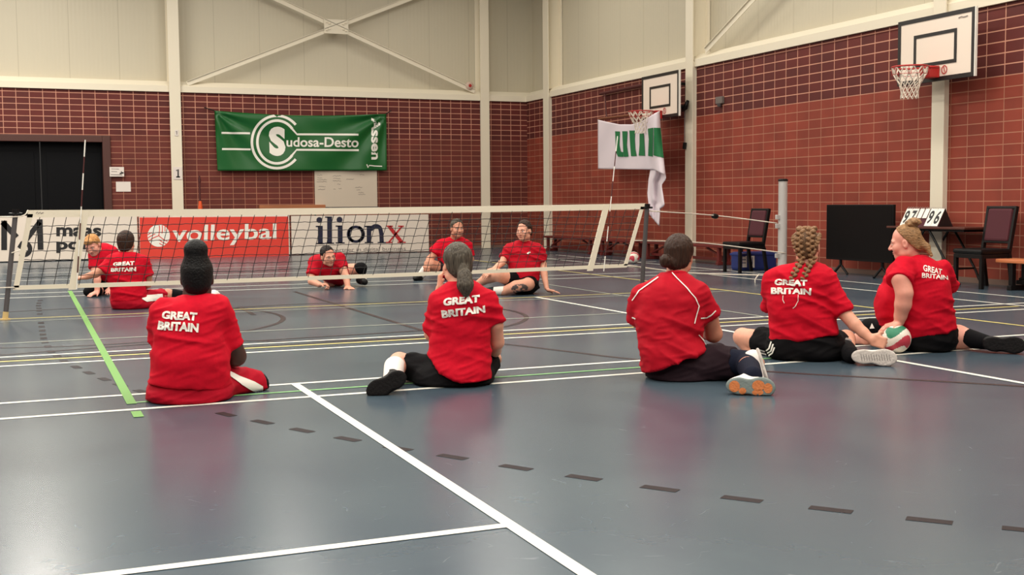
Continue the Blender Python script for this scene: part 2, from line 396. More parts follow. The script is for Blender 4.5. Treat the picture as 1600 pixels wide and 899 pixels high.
def brace(a, b):
    a = np.array(a); b = np.array(b)
    up = (0, 1, 0) if abs(a[1] - b[1]) < .01 else (1, 0, 0)
    trim(MB().bar(a, b, .012, .1, up=(0, 0, 1)).bar(a + np.array([0, 0, .05]), b + np.array([0, 0, .05]), .07, .01, up=(0, 0, 1)))
YR = YB - .02
ce = AY(525, 42, YR)
BL_ = AY(292, 131, YR); BR_ = AY(742, 143, YR); TL_ = AY(372, -28, YR); TR_ = AY(690, -20, YR)
for q in (BL_, BR_): brace(q, ce)
brace(ce, ce * 2 - BR_); brace(ce, ce * 2 - BL_)
pl = MB().box((ce[0] - .28, YR - .035, ce[2] - .16), (ce[0] + .28, YR - .015, ce[2] + .16), .004)
for sx in (-1, 1):
    for sz in (-1, 1):
        for k in (0, 1):
            pl.lathe([(.022, 0), (.022, .02), (.012, .026)], (ce[0] + sx * (.16 + .06 * k), YR - .035, ce[2] + sz * (.06 + .03 * k)), 6, (0, -1, 0))
trim(pl)
XR = XW - .02
a = AX(1102, 80, XR); b = AX(1176, 0, XR); brace(a, a + (b - a) * 1.9)
# second brace of that bay, out of the frame at the top
# ------------------------------------------------------------------ markings on the floor
lz = [0.0012]
def line(name, pts, w, mt, label=None):
    lz[0] += .00006; z = lz[0]
    V, Fc = strokes([[tuple(p[:2]) for p in pts]], w)
    return mkobj(name, [(v[0], v[1], z) for v in V], Fc, M[mt], floor, label=label)
def xl(y, x0, x1, w, mt, label=None): return line('court_line', [(x0, y), (x1, y)], w, mt, label)
def yl(x, y0, y1, w, mt, label=None): return line('court_line', [(x, y0), (x, y1)], w, mt, label)
def py2Y(pts): return float(np.mean([FL(*p)[1] for p in pts]))
def px2X(pts): return float(np.mean([FL(*p)[0] for p in pts]))
# brown circles, arcs and lines lie under the rest
def curve_px(pts, w, mt, label): return line('court_curve', [FL(*p) for p in pts], w, mt, label)
def smooth(pts, n=8):
    P = [np.array(p, float) for p in pts]; out = []
    for i in range(len(P) - 1):
        p0, p1, p2, p3 = P[max(i - 1, 0)], P[i], P[i + 1], P[min(i + 2, len(P) - 1)]
        for k in range(n):
            t = k / n; out.append(.5 * ((2 * p1) + (-p0 + p2) * t + (2 * p0 - 5 * p1 + 4 * p2 - p3) * t * t + (-p0 + 3 * p1 - 3 * p2 + p3) * t ** 3))
    out.append(P[-1]); return out
curve_px(smooth([(600, 531), (700, 533), (785, 538), (890, 550), (987, 561.5), (1200, 581), (1400, 592.5), (1600, 604.5), (1750, 616)]), .05, 'brown_line', 'dark brown arc')
c1 = FL(437, 493); cx = px2X([(376, 481), (396, 492)])
def circle_px(cx, cy, r, a0, a1): return line('court_curve', arc(cx, cy, r, r, a0, a1, 48), .05, 'brown_line', 'brown court circle')
r1 = 1.8
circle_px(c1[0] - r1, c1[1], r1, 0, 360)
c2 = FL(800, 486); circle_px(c2[0] - r1, c2[1], r1, -150, 150)
line('court_line', [FL(460, 456), FL(660, 517)], .05, 'brown_line', 'brown court line')
line('court_line', [FL(374, 480), FL(397, 492.5)], .05, 'brown_line', 'brown court line')
line('court_line', [FL(-100, 563), FL(244, 537), FL(400, 533), FL(660, 517)], .05, 'brown_line', 'brown court line')
XLn = -9.5; XRn = 10.6
YA = py2Y([(0, 656.5), (400, 626), (800, 597.5), (1005, 583)]); YBl = py2Y([(0, 632), (232, 616), (412, 603), (590, 590.5), (800, 577)])
YC = py2Y([(0, 573), (242, 560), (400, 551), (671, 536), (800, 527.5)]); YD = py2Y([(0, 559), (244, 547.5), (400, 538), (662, 522.5), (800, 516)])
YE = py2Y([(0, 500.3), (160, 493.5), (400, 482.5), (665, 470.5)])
XY = px2X([(898.6, 425.8), (1000, 437.6), (1097.5, 450.5), (1199.5, 462), (1325, 477)])
XWh = px2X([(822.8, 462.4), (987.5, 491), (1401, 563.7), (1600, 600)])
xl(YA, XLn, XRn, .05, 'white_line'); xl(YBl, XLn, XRn, .05, 'white_line')
xl(YC, XLn, XRn, .05, 'white_line'); xl(YD, XLn, XRn, .05, 'white_line')
xl((YC + YD) / 2, XLn, XY + 1.4, .05, 'yellow_line', 'pale yellow court line')
xl((YC + YD) / 2 + .09, XLn, XY + 1.4, .03, 'brown_line', 'brown court line')
xl(YE, XLn, XY, .045, 'yellow_line', 'pale yellow court line'); xl(py2Y([(0, 504), (160, 496.7)]), XLn, XY, .035, 'pale_line', 'pale court line')
xl(py2Y([(155, 529.5), (242, 526), (400, 518), (657, 505.5)]), XLn, XWh, .035, 'pale_line', 'faint pale court line')
xl(py2Y([(0, 467), (100, 463)]), XLn, XRn, .05, 'white_line'); xl(py2Y([(0, 461), (110, 456)]), XLn, XRn, .05, 'white_line')
xl(18.6, XLn, XRn, .05, 'white_line'); xl(20.6, XLn, XRn, .05, 'white_line')
xl(py2Y([(150, 898), (785, 825)]), XLn, 1.5, .05, 'white_line')
XG = px2X([(109, 455), (134, 500), (205, 631)])
yg = py2Y([(412, 616), (575, 604), (800, 588.5)])
xl(yg, XG, 9.35, .035, 'green_line', 'thin green court line')
yl(px2X([(460, 601), (647.5, 721), (915, 899)]), -3, YBl, .05, 'white_line')
yl(XWh, .5, YE, .05, 'white_line')
yl(XY, 3, 22, .045, 'yellow_line', 'pale yellow court line')
yl(px2X([(856, 445), (987, 465), (1190, 494)]), YC, 16, .03, 'pale_line', 'pale court line')
yl(px2X([(1485, 454.6), (1600, 465.6)]), 3, 22, .05, 'white_line'); yl(px2X([(1485, 467), (1600, 478.7)]), 3, 22, .05, 'white_line')
line('tape_strip', [FL(109, 455), FL(134, 500), FL(206, 632)], .052, 'green_tape', 'light green tape strip')
line('tape_strip', [FL(212, 643.5), FL(217, 652.5)], .052, 'green_tape', 'light green tape strip')
# dashed arc: centre and radius fitted to its dashes, one flat dash after the other
dp = [(66, 517), (65, 511), (64, 505), (62, 491), (61, 486), (61, 482), (60, 478), (61, 474), (63, 470), (67, 523), (68, 529), (70, 535), (75, 542), (80, 550), (90, 557), (101, 565), (119, 574), (139, 583), (163, 593), (188, 602), (221, 612), (353, 648), (410, 660), (472, 673), (543, 686.5), (622, 701), (707, 714.5), (806, 731), (912, 747), (1031, 764), (1159, 780.5), (1298, 797), (1452, 814), (1604, 829)]
D = [FL(*q)[:2] for q in dp]
V = []; Fc = []; seq = D[8::-1][::-1][:0] + [D[i] for i in (8, 7, 6, 5, 4, 3, 2, 1, 0)] + D[9:]
for i, q in enumerate(seq):
    t = unit(seq[min(i + 1, len(seq) - 1)] - seq[max(i - 1, 0)]); n = np.array([-t[1], t[0]])
    # the dashes grow with their spacing towards the right end of the arc
    hl = .075; hw = .026
    k = len(V); V += [q + t * hl + n * hw, q - t * hl + n * hw, q - t * hl - n * hw, q + t * hl - n * hw]; Fc.append((k, k + 1, k + 2, k + 3))
mkobj('dashed_line', [(v[0], v[1], .0011) for v in V], Fc, M['dark_dash'], floor, label='dark dashed arc')

# ------------------------------------------------------------------ the sitting volleyball net and its posts
YN = 12.24
net = thing('volleyball_net', 'low white-taped sitting volleyball net strung across the hall', 'net', tuple(AY(500, 475, YN) * np.array([1, 1, 0])))
TL, TR, BRc, BLc = AY(44, 328.5, YN), AY(1008, 318, YN), AY(979, 418, YN), AY(20, 453.5, YN)
def npt(s, t, dy=0):
    sag = -.012 * math.sin(math.pi * s)
    top = TL * (1 - s) + TR * s; bot = BLc * (1 - s) + BRc * s
    q = top * (1 - t) + bot * t; return q + np.array([0, dy, sag])
def band(name, s0, t0, s1, t1, wt=None, ws=None, n=30, th=.006):
    V = []; Fc = []
    for i in range(n + 1):
        k = i / n; s = s0 + (s1 - s0) * k; t = t0 + (t1 - t0) * k
        for (ds, dt, dy) in ((0, 0, -th), (ws or 0, wt or 0, -th), (ws or 0, wt or 0, th), (0, 0, th)): V.append(npt(s + ds, t + dt, dy))
    for i in range(n):
        for k in range(4): Fc.append((4 * i + k, 4 * i + (k + 1) % 4, 4 * i + 4 + (k + 1) % 4, 4 * i + 4 + k))
    Fc += [(0, 1, 2, 3), (4 * n, 4 * n + 3, 4 * n + 2, 4 * n + 1)]
    return mkobj(name, V, Fc, M['net_white'], net)
band('top_band', 0, 0, 1, 0, wt=.092); band('bottom_band', 0, .945, 1, .945, wt=.055)
band('side_tape', 0, .05, 0, .97, ws=.0075, n=12); band('side_tape', .993, .05, .993, .97, ws=.007, n=12)
def spx(px): return (AY(px, 330, YN)[0] - TL[0]) / (TR[0] - TL[0])
sl = spx(127.5); sr = spx(948)
band('side_band', sl, .0, sl + .004, 1.02, ws=.0105, n=12, th=.011); band('side_band', sr - .005, .0, sr - .001, 1.03, ws=.0105, n=12, th=.011)
mesh = MB(); W_ = TR[0] - TL[0]; ns = int(W_ / .12)
for i in range(1, ns):
    s = i / ns; mesh.tube([npt(s + random.uniform(-.001, .001), t) + np.array([0, .006 * math.sin(i), 0]) for t in np.linspace(.08, .96, 6)], .0034, 4, False)
for j in range(1, 8):
    t = .09 + j * .86 / 8
    mesh.tube([npt(s, t + .006 * math.sin(s * 40 + j) + .004 * math.cos(s * ns * 6.28)) for s in np.linspace(.004, .996, 160)], .0034, 4, False)
mesh.build('net_mesh', M['cord_black'], net, label='black square netting')
flat('printed_label', strokes([[(56, 333.5), (59, 331.5), (60, 334), (63, 331.5), (64, 334), (68, 332)]], 1.0), lambda x, y: AY(x, y, YN - .01), M['print_grey'], net)
def post(name, label, top, foot, r):
    t = thing(name, label, 'net post', (foot[0], foot[1], 0)); k = foot + (top - foot) * .075
    MB().tube([k, top], r, 14).build('pole', M['post_grey'], t, smooth=False)
    MB().tube([np.array([foot[0], foot[1], 0.0]), k], r * 1.12, 14).tube([np.array([foot[0], foot[1], 0.0]), np.array([foot[0], foot[1], .012])], r * 2, 14).build('socket', M['post_foot'], t, label='cream foot of the post')
    MB().tube([top - np.array([0, 0, .03]), top + np.array([0, 0, .025])], r * 1.35, 14).build('cap', M['black'], t)
    MB().tube([top + np.array([-.06, -.02, -.02]), top + np.array([.06, -.02, -.02])], .012, 8).build('hook', M['black'], t)
    return t
PL = (AY(24.5, 331, YN), FL(8, 500)); PR = (AY(1011, 322, YN), FL(1002.5, 457))
post('net_post', 'dark grey net post at the left end of the net', *PL, .024); post('net_post', 'dark grey net post at the right end of the net', *PR, .027)
t = thing('round_steel_post', 'tall round silver post standing beside the blue bag', 'post', tuple(FL(1222, 440)))
pb = FL(1222, 440); pz = AY(1222, 281, pb[1])[2]
MB().lathe([(.06, 0), (.06, pz - .02)], pb, 28).build('tube', M['steel'], t, smooth=False)
MB().lathe([(.066, pz - .02), (.066, pz), (.05, pz + .012)], pb, 28).build('cap', M['black'], t)
MB().lathe([(.1, .001), (.1, .01), (.065, .014)], pb, 28).build('floor_plate', M['steel'], t)
for z in (.35, .75, .87): MB().box((pb[0] - .11, pb[1] - .02, z - .03), (pb[0] - .055, pb[1] + .02, z + .03), .006).build('cleat', M['steel'], t)
# tension ropes between net and posts
def rope(label, pts, r=.006, sag=.0, mt='rope'):
    P = smooth(pts, 6) if len(pts) > 2 else [pts[0] + (pts[1] - pts[0]) * k / 8 - np.array([0, 0, sag * 4 * (k / 8) * (1 - k / 8)]) for k in range(9)]
    o = MB().tube(P, r, 6).build('tension_rope', M[mt], smooth=True); return tag(o, label, 'rope', 'net tension ropes')
sp = lambda px, py: AY(px, py, pb[1] - .06)
rope('white rope from right net post top to the silver post', [PR[0] + np.array([.03, 0, -.06]), sp(1118, 337), sp(1214, 349)], .008, .02)
tag(MB().lathe([(.0, -.05), (.03, -.04), (.035, 0), (.03, .04), (0, .05)], sp(1117, 338), 10, (1, .3, -.1)).build('rope_ratchet', M['black']), 'black ratchet on the white rope near the tall column', 'ratchet')
rope('white rope from net side middle to the silver post', [npt(1, .58), sp(1100, 380), sp(1228, 396)], .008)
rope('white rope from lower net corner running low towards the silver post', [npt(1, .97), sp(1080, 427), sp(1204, 430.5)], .011)
rope('loose white cord looping to the floor left of the braided woman', [sp(1186, 429), sp(1180, 437), sp(1181, 446), sp(1186, 450), FL(1203, 452, .012)], .008)
rope('white rope from top left net corner to left post', [TL, PL[0] + np.array([0, -.03, -.05]), PL[0] + np.array([-.6, 0, -.02])], .006)
rope('white cord tied from net side to left post', [npt(0, .5), PL[1] + (PL[0] - PL[1]) * .62 + np.array([0, -.03, 0])], .006)
rope('white cord from lower left net corner to left post', [npt(0, .97), PL[1] + (PL[0] - PL[1]) * .3 + np.array([0, -.03, 0]), PL[1] + (PL[0] - PL[1]) * .28 + np.array([-.5, 0, .02])], .006)
def antenna(label, a, b):
    t = thing('net_antenna', label, 'antenna', tuple(b), 'red and white net antennas')
    n = 9
    for i in range(n):
        p = b + (a - b) * i / n; q = b + (a - b) * (i + 1) / n
        MB().tube([p, q], .006, 8).build('stripe', M['print_white'] if i % 2 == 0 else M['pole_red'], t)
    return t
off = np.array([0, -.022, 0])
antenna('red and white antenna rising from the net in front of dark doorway', AY(133, 219, YN) + off, AY(119.5, 452, YN) + off)
antenna('red and white antenna rising from the net before the white flag', AY(963.5, 213, YN) + off, AY(942, 424, YN) + off)

# ------------------------------------------------------------------ advertising boards
YAd = 24.85
def adboard(px0, px1, pyt0, pyt1, label, face='board_white'):
    a = AY(px0, pyt0, YAd); b = AY(px1, pyt1, YAd); z = (a[2] + b[2]) / 2
    t = thing('advertising_board', label, 'advertising board', ((a[0] + b[0]) / 2, YAd, 0), 'advertising boards along the back wall')
    V = []; Fc = []
    MB().box((a[0], YAd, .02), (b[0], YAd + .035, z), .006).build('panel', M['board_white'], t)
    for x in (a[0] + .3, (a[0] + b[0]) / 2, b[0] - .3): MB().box((x - .03, YAd - .0, 0), (x + .03, YAd + .5, .03), .004).bar((x, YAd + .45, .02), (x, YAd + .03, z * .8), .03, .02, up=(1, 0, 0)).build('strut', M['post_grey'], t)
    return t, a, b, z
on = lambda d=.004: (lambda x, y: AY(x, y, YAd - d))
t, a, b, z = adboard(-60, 214, 336, 338, 'white advertising board with black monogram left of the red one')
mono = strokes([([(6.5, 345), (6.5, 391)], 9), ([(4, 347), (26, 371)], 9), ([(62, 343), (63.5, 390.5)], 9), ([(62, 347), (37, 380)], 8), ([(30, 388)] + arc(37.5, 389, 9.5, 9.5, -105, 130, 18), 7)], 8)
flat('monogram', mono, on(), M['print_black'], t)
flat('lettering', words([('maas', (88, 355), (158.5, 356), (158, 370), (88, 369.5), .035), ('port', (88, 375.5), (156, 373.5), (156, 395.5), (88, 395.5), .035)]), on(), M['print_black'], t)
t, a, b, z = adboard(217, 452, 338, 337, 'red advertising board with white ball emblem and word')
flat('red_print', polys([[(218, 340), (450.5, 338.5), (451.5, 401), (219, 405)]]), on(.003), M['board_red'], t)
flat('lettering', words([('volleybal', (270, 352), (432, 349.5), (432, 381), (268, 386.5), .016)]), on(.006), M['print_white'], t)
flat('ball_emblem', polys([arc(248, 368.5, 17.5, 17.5, 0, 360, 30)[:-1]]), on(.006), M['print_white'], t)
sw = []
for k in range(3):
    a0 = math.radians(k * 120 + 15); e = (math.cos(a0), math.sin(a0)); n_ = (-e[1], e[0])
    def seam(c, bow, l0=0., l1=17.2):
        return [(248 + n_[0] * (c + bow * math.sin(t / 17.2 * 1.6)) + e[0] * t, 368.5 + n_[1] * (c + bow * math.sin(t / 17.2 * 1.6)) + e[1] * t) for t in np.linspace(l0, l1, 12) if math.hypot(c + bow * math.sin(t / 17.2 * 1.6), t) < 17.3]
    sw += [seam(0, 5), seam(5, 4.5, 2), seam(10, 3.5, 4)]
flat('ball_seams', strokes(sw, 1.3), on(.008), M['board_red'], t)
t, a, b, z = adboard(455, 669.5, 337.5, 335.5, 'white advertising board with navy serif word ending in red x')
def serif():
    S = []
    i_ = lambda x, y0, y1, w: [([(x, y0), (x, y1)], w), ([(x - w * .95, y1 - .8), (x + w * .95, y1 - .8)], 1.8), ([(x - w * .95, y0 + 1), (x, y0 + 1)], 2)]
    for (x, y0, y1) in ((500.5, 353, 381.5), (515, 338.5, 381), (531.5, 352.5, 380.5)): S += i_(x, y0, y1, 7.5)
    S += [(arc(556, 366.2, 10.6, 11.5, 0, 360, 30), 4.2), (arc(556, 366.2, 12.2, 12, 110, 250, 14), 4), (arc(556, 366.2, 12.2, 12, -70, 70, 14), 4)]
    S += i_(576.5, 353, 380, 7); S += [([(579, 358)] + arc(587.5, 361, 7.5, 7.5, 205, 335, 10) + [(596, 366), (596.5, 379.5)], 6.5), ([(590, 379.2), (603, 379.2)], 1.8)]
    V, Fc = strokes(S, 4)
    return merge2((V, Fc), polys([arc(499, 344, 4.6, 4.6, 0, 360, 18)[:-1], arc(530.5, 343.5, 4.6, 4.6, 0, 360, 18)[:-1]]))
flat('lettering', serif(), on(), M['print_navy'], t)
flat('red_letter', strokes([([(608, 354), (628, 379)], 5.5), ([(628, 354), (607.5, 379)], 2.6), ([(604, 353.6), (614, 353.6)], 1.8), ([(622, 353.6), (631, 353.6)], 1.8), ([(603, 379), (613, 379)], 1.8), ([(621, 378.8), (634, 378.8)], 1.8)], 3), on(.006), M['print_red'], t)
flat('tagline', words([('partner in digital business', (520, 388), (634, 385.5), (634, 393), (520, 395.5), 0)]), on(), M['print_grey'], t)

# ------------------------------------------------------------------ banner, whiteboard, notices on the back wall
t = thing('green_banner', 'green cloth banner with white lettering hung on back wall', 'banner', tuple(AY(470, 268, YB - .06)))
nx, ny = 90, 34; V = []; Fc = []
def bandisp(u, v):
    # cloth hung by its corners: folds fan out from the top corners
    w = 0
    for (cx_, s) in ((0, 1), (1, -1)):
        dx = abs(u - cx_) * 3; dy = v; ang = math.atan2(dy, dx + 1e-4); r = math.hypot(dx, dy)
        w += .045 * math.sin(ang * 11 + cx_ * 1.5) * math.exp(-r * .7)
    w += .012 * math.sin(u * 9 + v * 5) + .008 * math.sin(u * 21 - v * 9 + 1)
    return w
def banpt(u, v, lift=0):
    x0 = 335 + 5 * v; x1 = 603.5 + 1 * v
    top = 173 + 5 * u + 5 * math.sin(math.pi * u) ; bot = 267 - .5 * u
    return AY(x0 + (x1 - x0) * u, top + (bot - top) * v, YB - .13 - bandisp(u, v) - lift)
for j in range(ny + 1):
    for i in range(nx + 1): V.append(banpt(i / nx, j / ny))
for j in range(ny):
    for i in range(nx): k = j * (nx + 1) + i; Fc.append((k, k + 1, k + nx + 2, k + nx + 1))
cl = mkobj('cloth', V, Fc, M['banner_green'], t, smooth=True); so = cl.modifiers.new('t', 'SOLIDIFY'); so.thickness = .004; so.offset = 0
bb = bvh_of(V, Fc)
wrap('lettering', words([('S', (419.5, 198), (446, 198), (446, 244), (421, 244), .06), ('udosa-Desto', (447.5, 214.5), (560.5, 214.5), (560, 230.5), (447.5, 229.5), .02)]), bb, M['print_white'], t, 5, .006)
asn = text2d('Assen', .03)
asn = (np.stack([580 + (asn[0][:, 1]) * 14.5, 184 + asn[0][:, 0] * 65.5 ], 1), asn[1])
wrap('town_name', asn, bb, M['print_white'], t, 5, .006, 'white upright-running lettering')
cbs = [([(346, 207.8), (390.5, 208.5)], 3), ([(347, 233), (391.5, 233.5)], 3), (arc(432.5, 222, 39, 41, -41, -319, 40), 4), (arc(432.5, 222, 30.5, 33.5, -38, -322, 40), 4),
       ([(456.5, 201.5), (464, 210), (560, 210.5)], 3), ([(456.5, 242.5), (463.5, 234.2), (560.5, 234.8)], 3)]
wrap('emblem', strokes(cbs, 3), bb, M['print_white'], t, 4, .005)
wrap('small_mark', strokes([([(573, 257), (575, 262), (577, 258.5), (585, 259.5), (597, 260)], 1.6)], 1.6), bb, M['print_white'], t, 4, .005)
for px, py in ((335, 173), (603, 178)): MB().tube([AY(px, py, YB - .09), AY(px + (-16 if px < 400 else 8), py - 5, YB - .05)], .012, 6).build('tie', M['black'], t)
w0, w1 = AY(491, 264, YB - .03), AY(589.5, 323, YB - .03)
t = thing('whiteboard', 'whiteboard with faint handwriting below the green banner', 'whiteboard', ((w0[0] + w1[0]) / 2, YB - .03, w1[2]))
MB().box((w0[0], YB - .05, w1[2]), (w1[0], YB - .026, w0[2]), .004).build('panel', M['whiteboard'], t)
MB().box((w0[0] - .02, YB - .09, w1[2] - .03), (w1[0] + .02, YB - .026, w1[2]), .006).build('tray', M['post_grey'], t)
hs = []; rr = random.Random(3)
for (x, y, n, w) in ((495, 274, 1, 9), (496, 278, 1, 8), (496, 281, 1, 15), (495, 284, 1, 16), (498, 291.5, 1, 12), (497, 296, 1, 11), (520, 275, 1, 14), (521, 279, 1, 12), (520, 283, 1, 14), (541, 280, 1, 13), (527, 288, 1, 5), (521, 296, 1, 4), (529, 295, 1, 6), (555, 293, 1, 12), (557, 297, 1, 7), (560, 301, 1, 9), (560, 304, 1, 12), (562, 273, 1, 8)):
    hs.append([(x + i, y + rr.uniform(-.7, .7)) for i in np.arange(0, w, 1.2)])
flat('handwriting', strokes(hs, .5), lambda x, y: AY(x, y, YB - .053), M['print_grey'], t)
l0, l1 = AY(405, 320, YB - .15), AY(508, 325.5, YB - .15)
t = thing('wooden_beam', 'long wooden beam propped on wall brackets left of whiteboard', 'beam', ((l0[0] + l1[0]) / 2, YB - .1, l1[2] - .0))
MB().box((l0[0], YB - .2, l1[2] - .02), (l1[0], YB - .05, l0[2] - .01), .012).build('plank', M['ledge_wood'], t)
for x in (l0[0] + .2, l1[0] - .2): MB().box((x - .02, YB - .2, l1[2] - .06), (x + .02, YB, l1[2] - .02), .004).box((x - .02, YB - .03, l1[2] - .3), (x + .02, YB, l1[2] - .02), .004).build('bracket', M['black'], t)
# thin pole with an orange foot
t = thing('thin_marker_pole', 'thin dark pole with orange foot against back wall', 'pole', tuple(AY(312, 405, YB - .3) * np.array([1, 1, 0])))
pz0 = AY(311.5, 275, YB - .3); pz1 = AY(313, 323, YB - .3)
MB().tube([np.array([pz1[0], pz1[1], .0]), pz0], .018, 8).tube([pz0 - np.array([0, 0, .14]), pz0 - np.array([0, 0, .06])], .03, 8).build('shaft', M['pole_red'], t)
MB().lathe([(.14, .0), (.14, .02), (.07, .5), (.045, pz1[2]), (.03, pz1[2] + .12)], (pz1[0], pz1[1], 0), 14).build('foot_cone', M['orange'], t, label='orange cone foot')
def notice(label, x0, y0, x1, y1, Y, mark):
    a = AY(x0, y0, Y); b = AY(x1, y1, Y)
    t = thing('paper_notice', label, 'notice', ((a[0] + b[0]) / 2, Y, b[2]))
    MB().box((a[0], Y, b[2]), (b[0], Y + .006, a[2])).build('sheet', M['paper'], t)
    if mark: flat('print', mark, lambda x, y: AY(x, y, Y - .002), M['print_black'], t)
notice('upper paper notice at the dark doorway frame', 171, 261, 194, 276, YB - .075, strokes([([(187, 271.5), (193, 270)], 2.2), ([(189, 268), (192, 271)], 1.2), ([(173, 273), (191, 273.5)], .8), ([(174, 264), (186, 264.3)], .6), ([(174, 268), (183, 268.3)], .6)], .8))
notice('lower paper notice on bricks beside the dark doorway', 181, 284, 204.5, 299.5, YB - .008, None)
notice('white paper with black number 1 on the column', 270.5, 261, 285, 280.5, YB - .112, strokes([[(275.5, 267), (278.4, 264.8), (278.4, 277)], [(275.3, 276.6), (281.3, 276.6)]], 2.2))
notice('small white tag with digit high on the column', 273, 203, 279, 212.5, YB - .112, strokes([[(274.8, 206), (276.2, 205), (276.2, 210.5)]], .9))
t = thing('wall_buzzer', 'small round pale buzzer at the foot of the cross brace', 'buzzer', tuple(AY(734.5, 134, YB + .0)))
bc = AY(734.5, 134, YB - .06)
MB().lathe([(.1, .0), (.1, .04), (.06, .07)], bc + np.array([0, .06, 0]), 20, (0, -1, 0)).build('housing', mat('buzzer', rgb(200, 176, 160), .5), t, smooth=False)
MB().lathe([(.04, .07), (.03, .09)], bc + np.array([0, .06, 0]), 16, (0, -1, 0)).build('lens', M['rim_red'], t)
MB().tube([bc + np.array([0, .05, 0]), bc + np.array([0, .34, 0])], .02, 8).build('stem', M['cream'], t)
# ------------------------------------------------------------------ basketball goals on the right wall
def goal(label, XB, pl, pr, ptop, pbot, rimpx, strip=True, rim_r=.225):
    """pl/pr: edges, ptop/pbot: heights of the board's near-left edge in the survey"""
    y1 = AX(pl, ptop, XB)[1]; y0 = AX(pr, ptop, XB)[1]; z1 = AX(pl, ptop, XB)[2]; z0 = AX(pl, pbot, XB)[2]; yc = (y0 + y1) / 2; w = y1 - y0; h = z1 - z0
    t = thing('basketball_goal', label, 'basketball goal', (XB, yc, z0), 'basketball goals on the right wall')
    bd = MB().box((XB, y0, z0), (XB + .025, y1, z1), .004).build('backboard', M['bb_white'], t)
    b = .055; fr = MB(); X0 = XB - .006; X1 = XB + .03
    fr.box((X0, y0, z0), (X1, y0 + b, z1)).box((X0, y1 - b, z0), (X1, y1, z1)).box((X0, y0 + b, z0), (X1, y1 - b, z0 + b)).box((X0, y0 + b, z1 - b), (X1, y1 - b, z1))
    fr.build('border', M['bb_black'], bd, label='black border')
    MB().box((XB - .008, y0 - .014, z0), (XB + .028, y0, z1)).build('edge_rail', M['print_white'], bd, label='white edge rail')
    iw = w * .56; ih = h * .50; zi = z0 + h * .24; s = MB(); q = .045; X1 = XB - .002
    ya, yb = yc - iw / 2, yc + iw / 2
    s.box((X0, ya, zi), (X1, ya + q, zi + ih)).box((X0, yb - q, zi), (X1, yb, zi + ih)).box((X0, ya + q, zi), (X1, yb - q, zi + q)).box((X0, ya + q, zi + ih - q), (X1, yb - q, zi + ih)).build('target_square', M['bb_black'], bd)
    if strip:
        flat('maker_mark', strokes([[(0, 0), (.05, .012), (.09, 0), (.16, .008)]], .012), lambda u, v: (X0 - .001, y0 + .12 + (.16 - u), z1 - b - .05 + v), M['print_grey'], bd)
    flat('round_sticker', strokes([arc(0, 0, .045, .05, 0, 360, 20), [(-.01, -.03), (.01, .035)]], .013), lambda u, v: (X0 - .001, yc - w * .13 + u, z0 + h * .155 + v), M['rim_red'], bd)
    rc = AX(rimpx[0], rimpx[1], XB - .40); rc = np.array([XB - .40, yc, rc[2]])
    rm = MB().tube([rc + rim_r * np.array([math.cos(2 * math.pi * k / 32), math.sin(2 * math.pi * k / 32), 0]) for k in range(33)], .011, 8, False)
    rm.tube([rc + np.array([rim_r * .9, -.1, 0]), np.array([XB - .02, yc - .1, rc[2]])], .011, 8).tube([rc + np.array([rim_r * .9, .1, 0]), np.array([XB - .02, yc + .1, rc[2]])], .011, 8)
    rm.tube([rc + rim_r * .98 * np.array([math.cos(2 * math.pi * k / 32), math.sin(2 * math.pi * k / 32), -.1 / rim_r]) for k in range(33)], .004, 6, False)
    for k in range(0, 32, 4):
        a = 2 * math.pi * k / 32; d = np.array([math.cos(a), math.sin(a), 0]); rm.tube([rc + d * rim_r, rc + d * rim_r * .98 - np.array([0, 0, .1])], .004, 6)
    rim = rm.build('rim', M['rim_red'], t, smooth=True)
    MB().box((XB - .16, yc - .1, rc[2] - .13), (XB - .006, yc + .1, rc[2] + .02), .008).build('bracket', M['rim_red'], rim)
    n = 12; N = MB(); lev = [(.0, 1.0), (.09, .9), (.17, .7), (.23, .55), (.29, .49), (.35, .47), (.40, .49)]
    for k in range(n):
        for sg in (1, -1):
            pts = []
            for i, (dz, f) in enumerate(lev):
                a = 2 * math.pi * (k + sg * (i % 2) * .5 if True else k) / n; pts.append(rc + np.array([math.cos(a) * rim_r * f, math.sin(a) * rim_r * f, -dz]))
            N.tube(pts, [.009, .009, .009, .006, .006, .006, .006], 5)
    N.build('basket_net', M['net_cotton'], t)
    for q_ in (-1, 1):
        ar = MB(); yy = yc + q_ * w * (.12 if strip else .2)
        for zz in (z0 + h * .25, z1 - h * .25): ar.bar((XB + .028, yy, zz), (XW - .03, yy, zz), .05, .05)
        ar.box((XB + .028, yy - .03, z0 + .08), (XB + .07, yy + .03, z1 - .08)).box((XW - .05, yy - .03, z0 + .12), (XW - .02, yy + .03, z1 - .12))
        ar.build('wall_frame', M['dark_frame'], t, label='steel wall frame')
    return t, rc, y0, y1, z0, z1
goal('basketball goal nearest the camera with white net hanging free', 10.95, 1404, 1524, 35, 135, (1427, 104))
g2 = goal('far basketball goal with the white flag hanging from it', 10.95, 1003, 1061, 121, 189, (1010, 173), False)
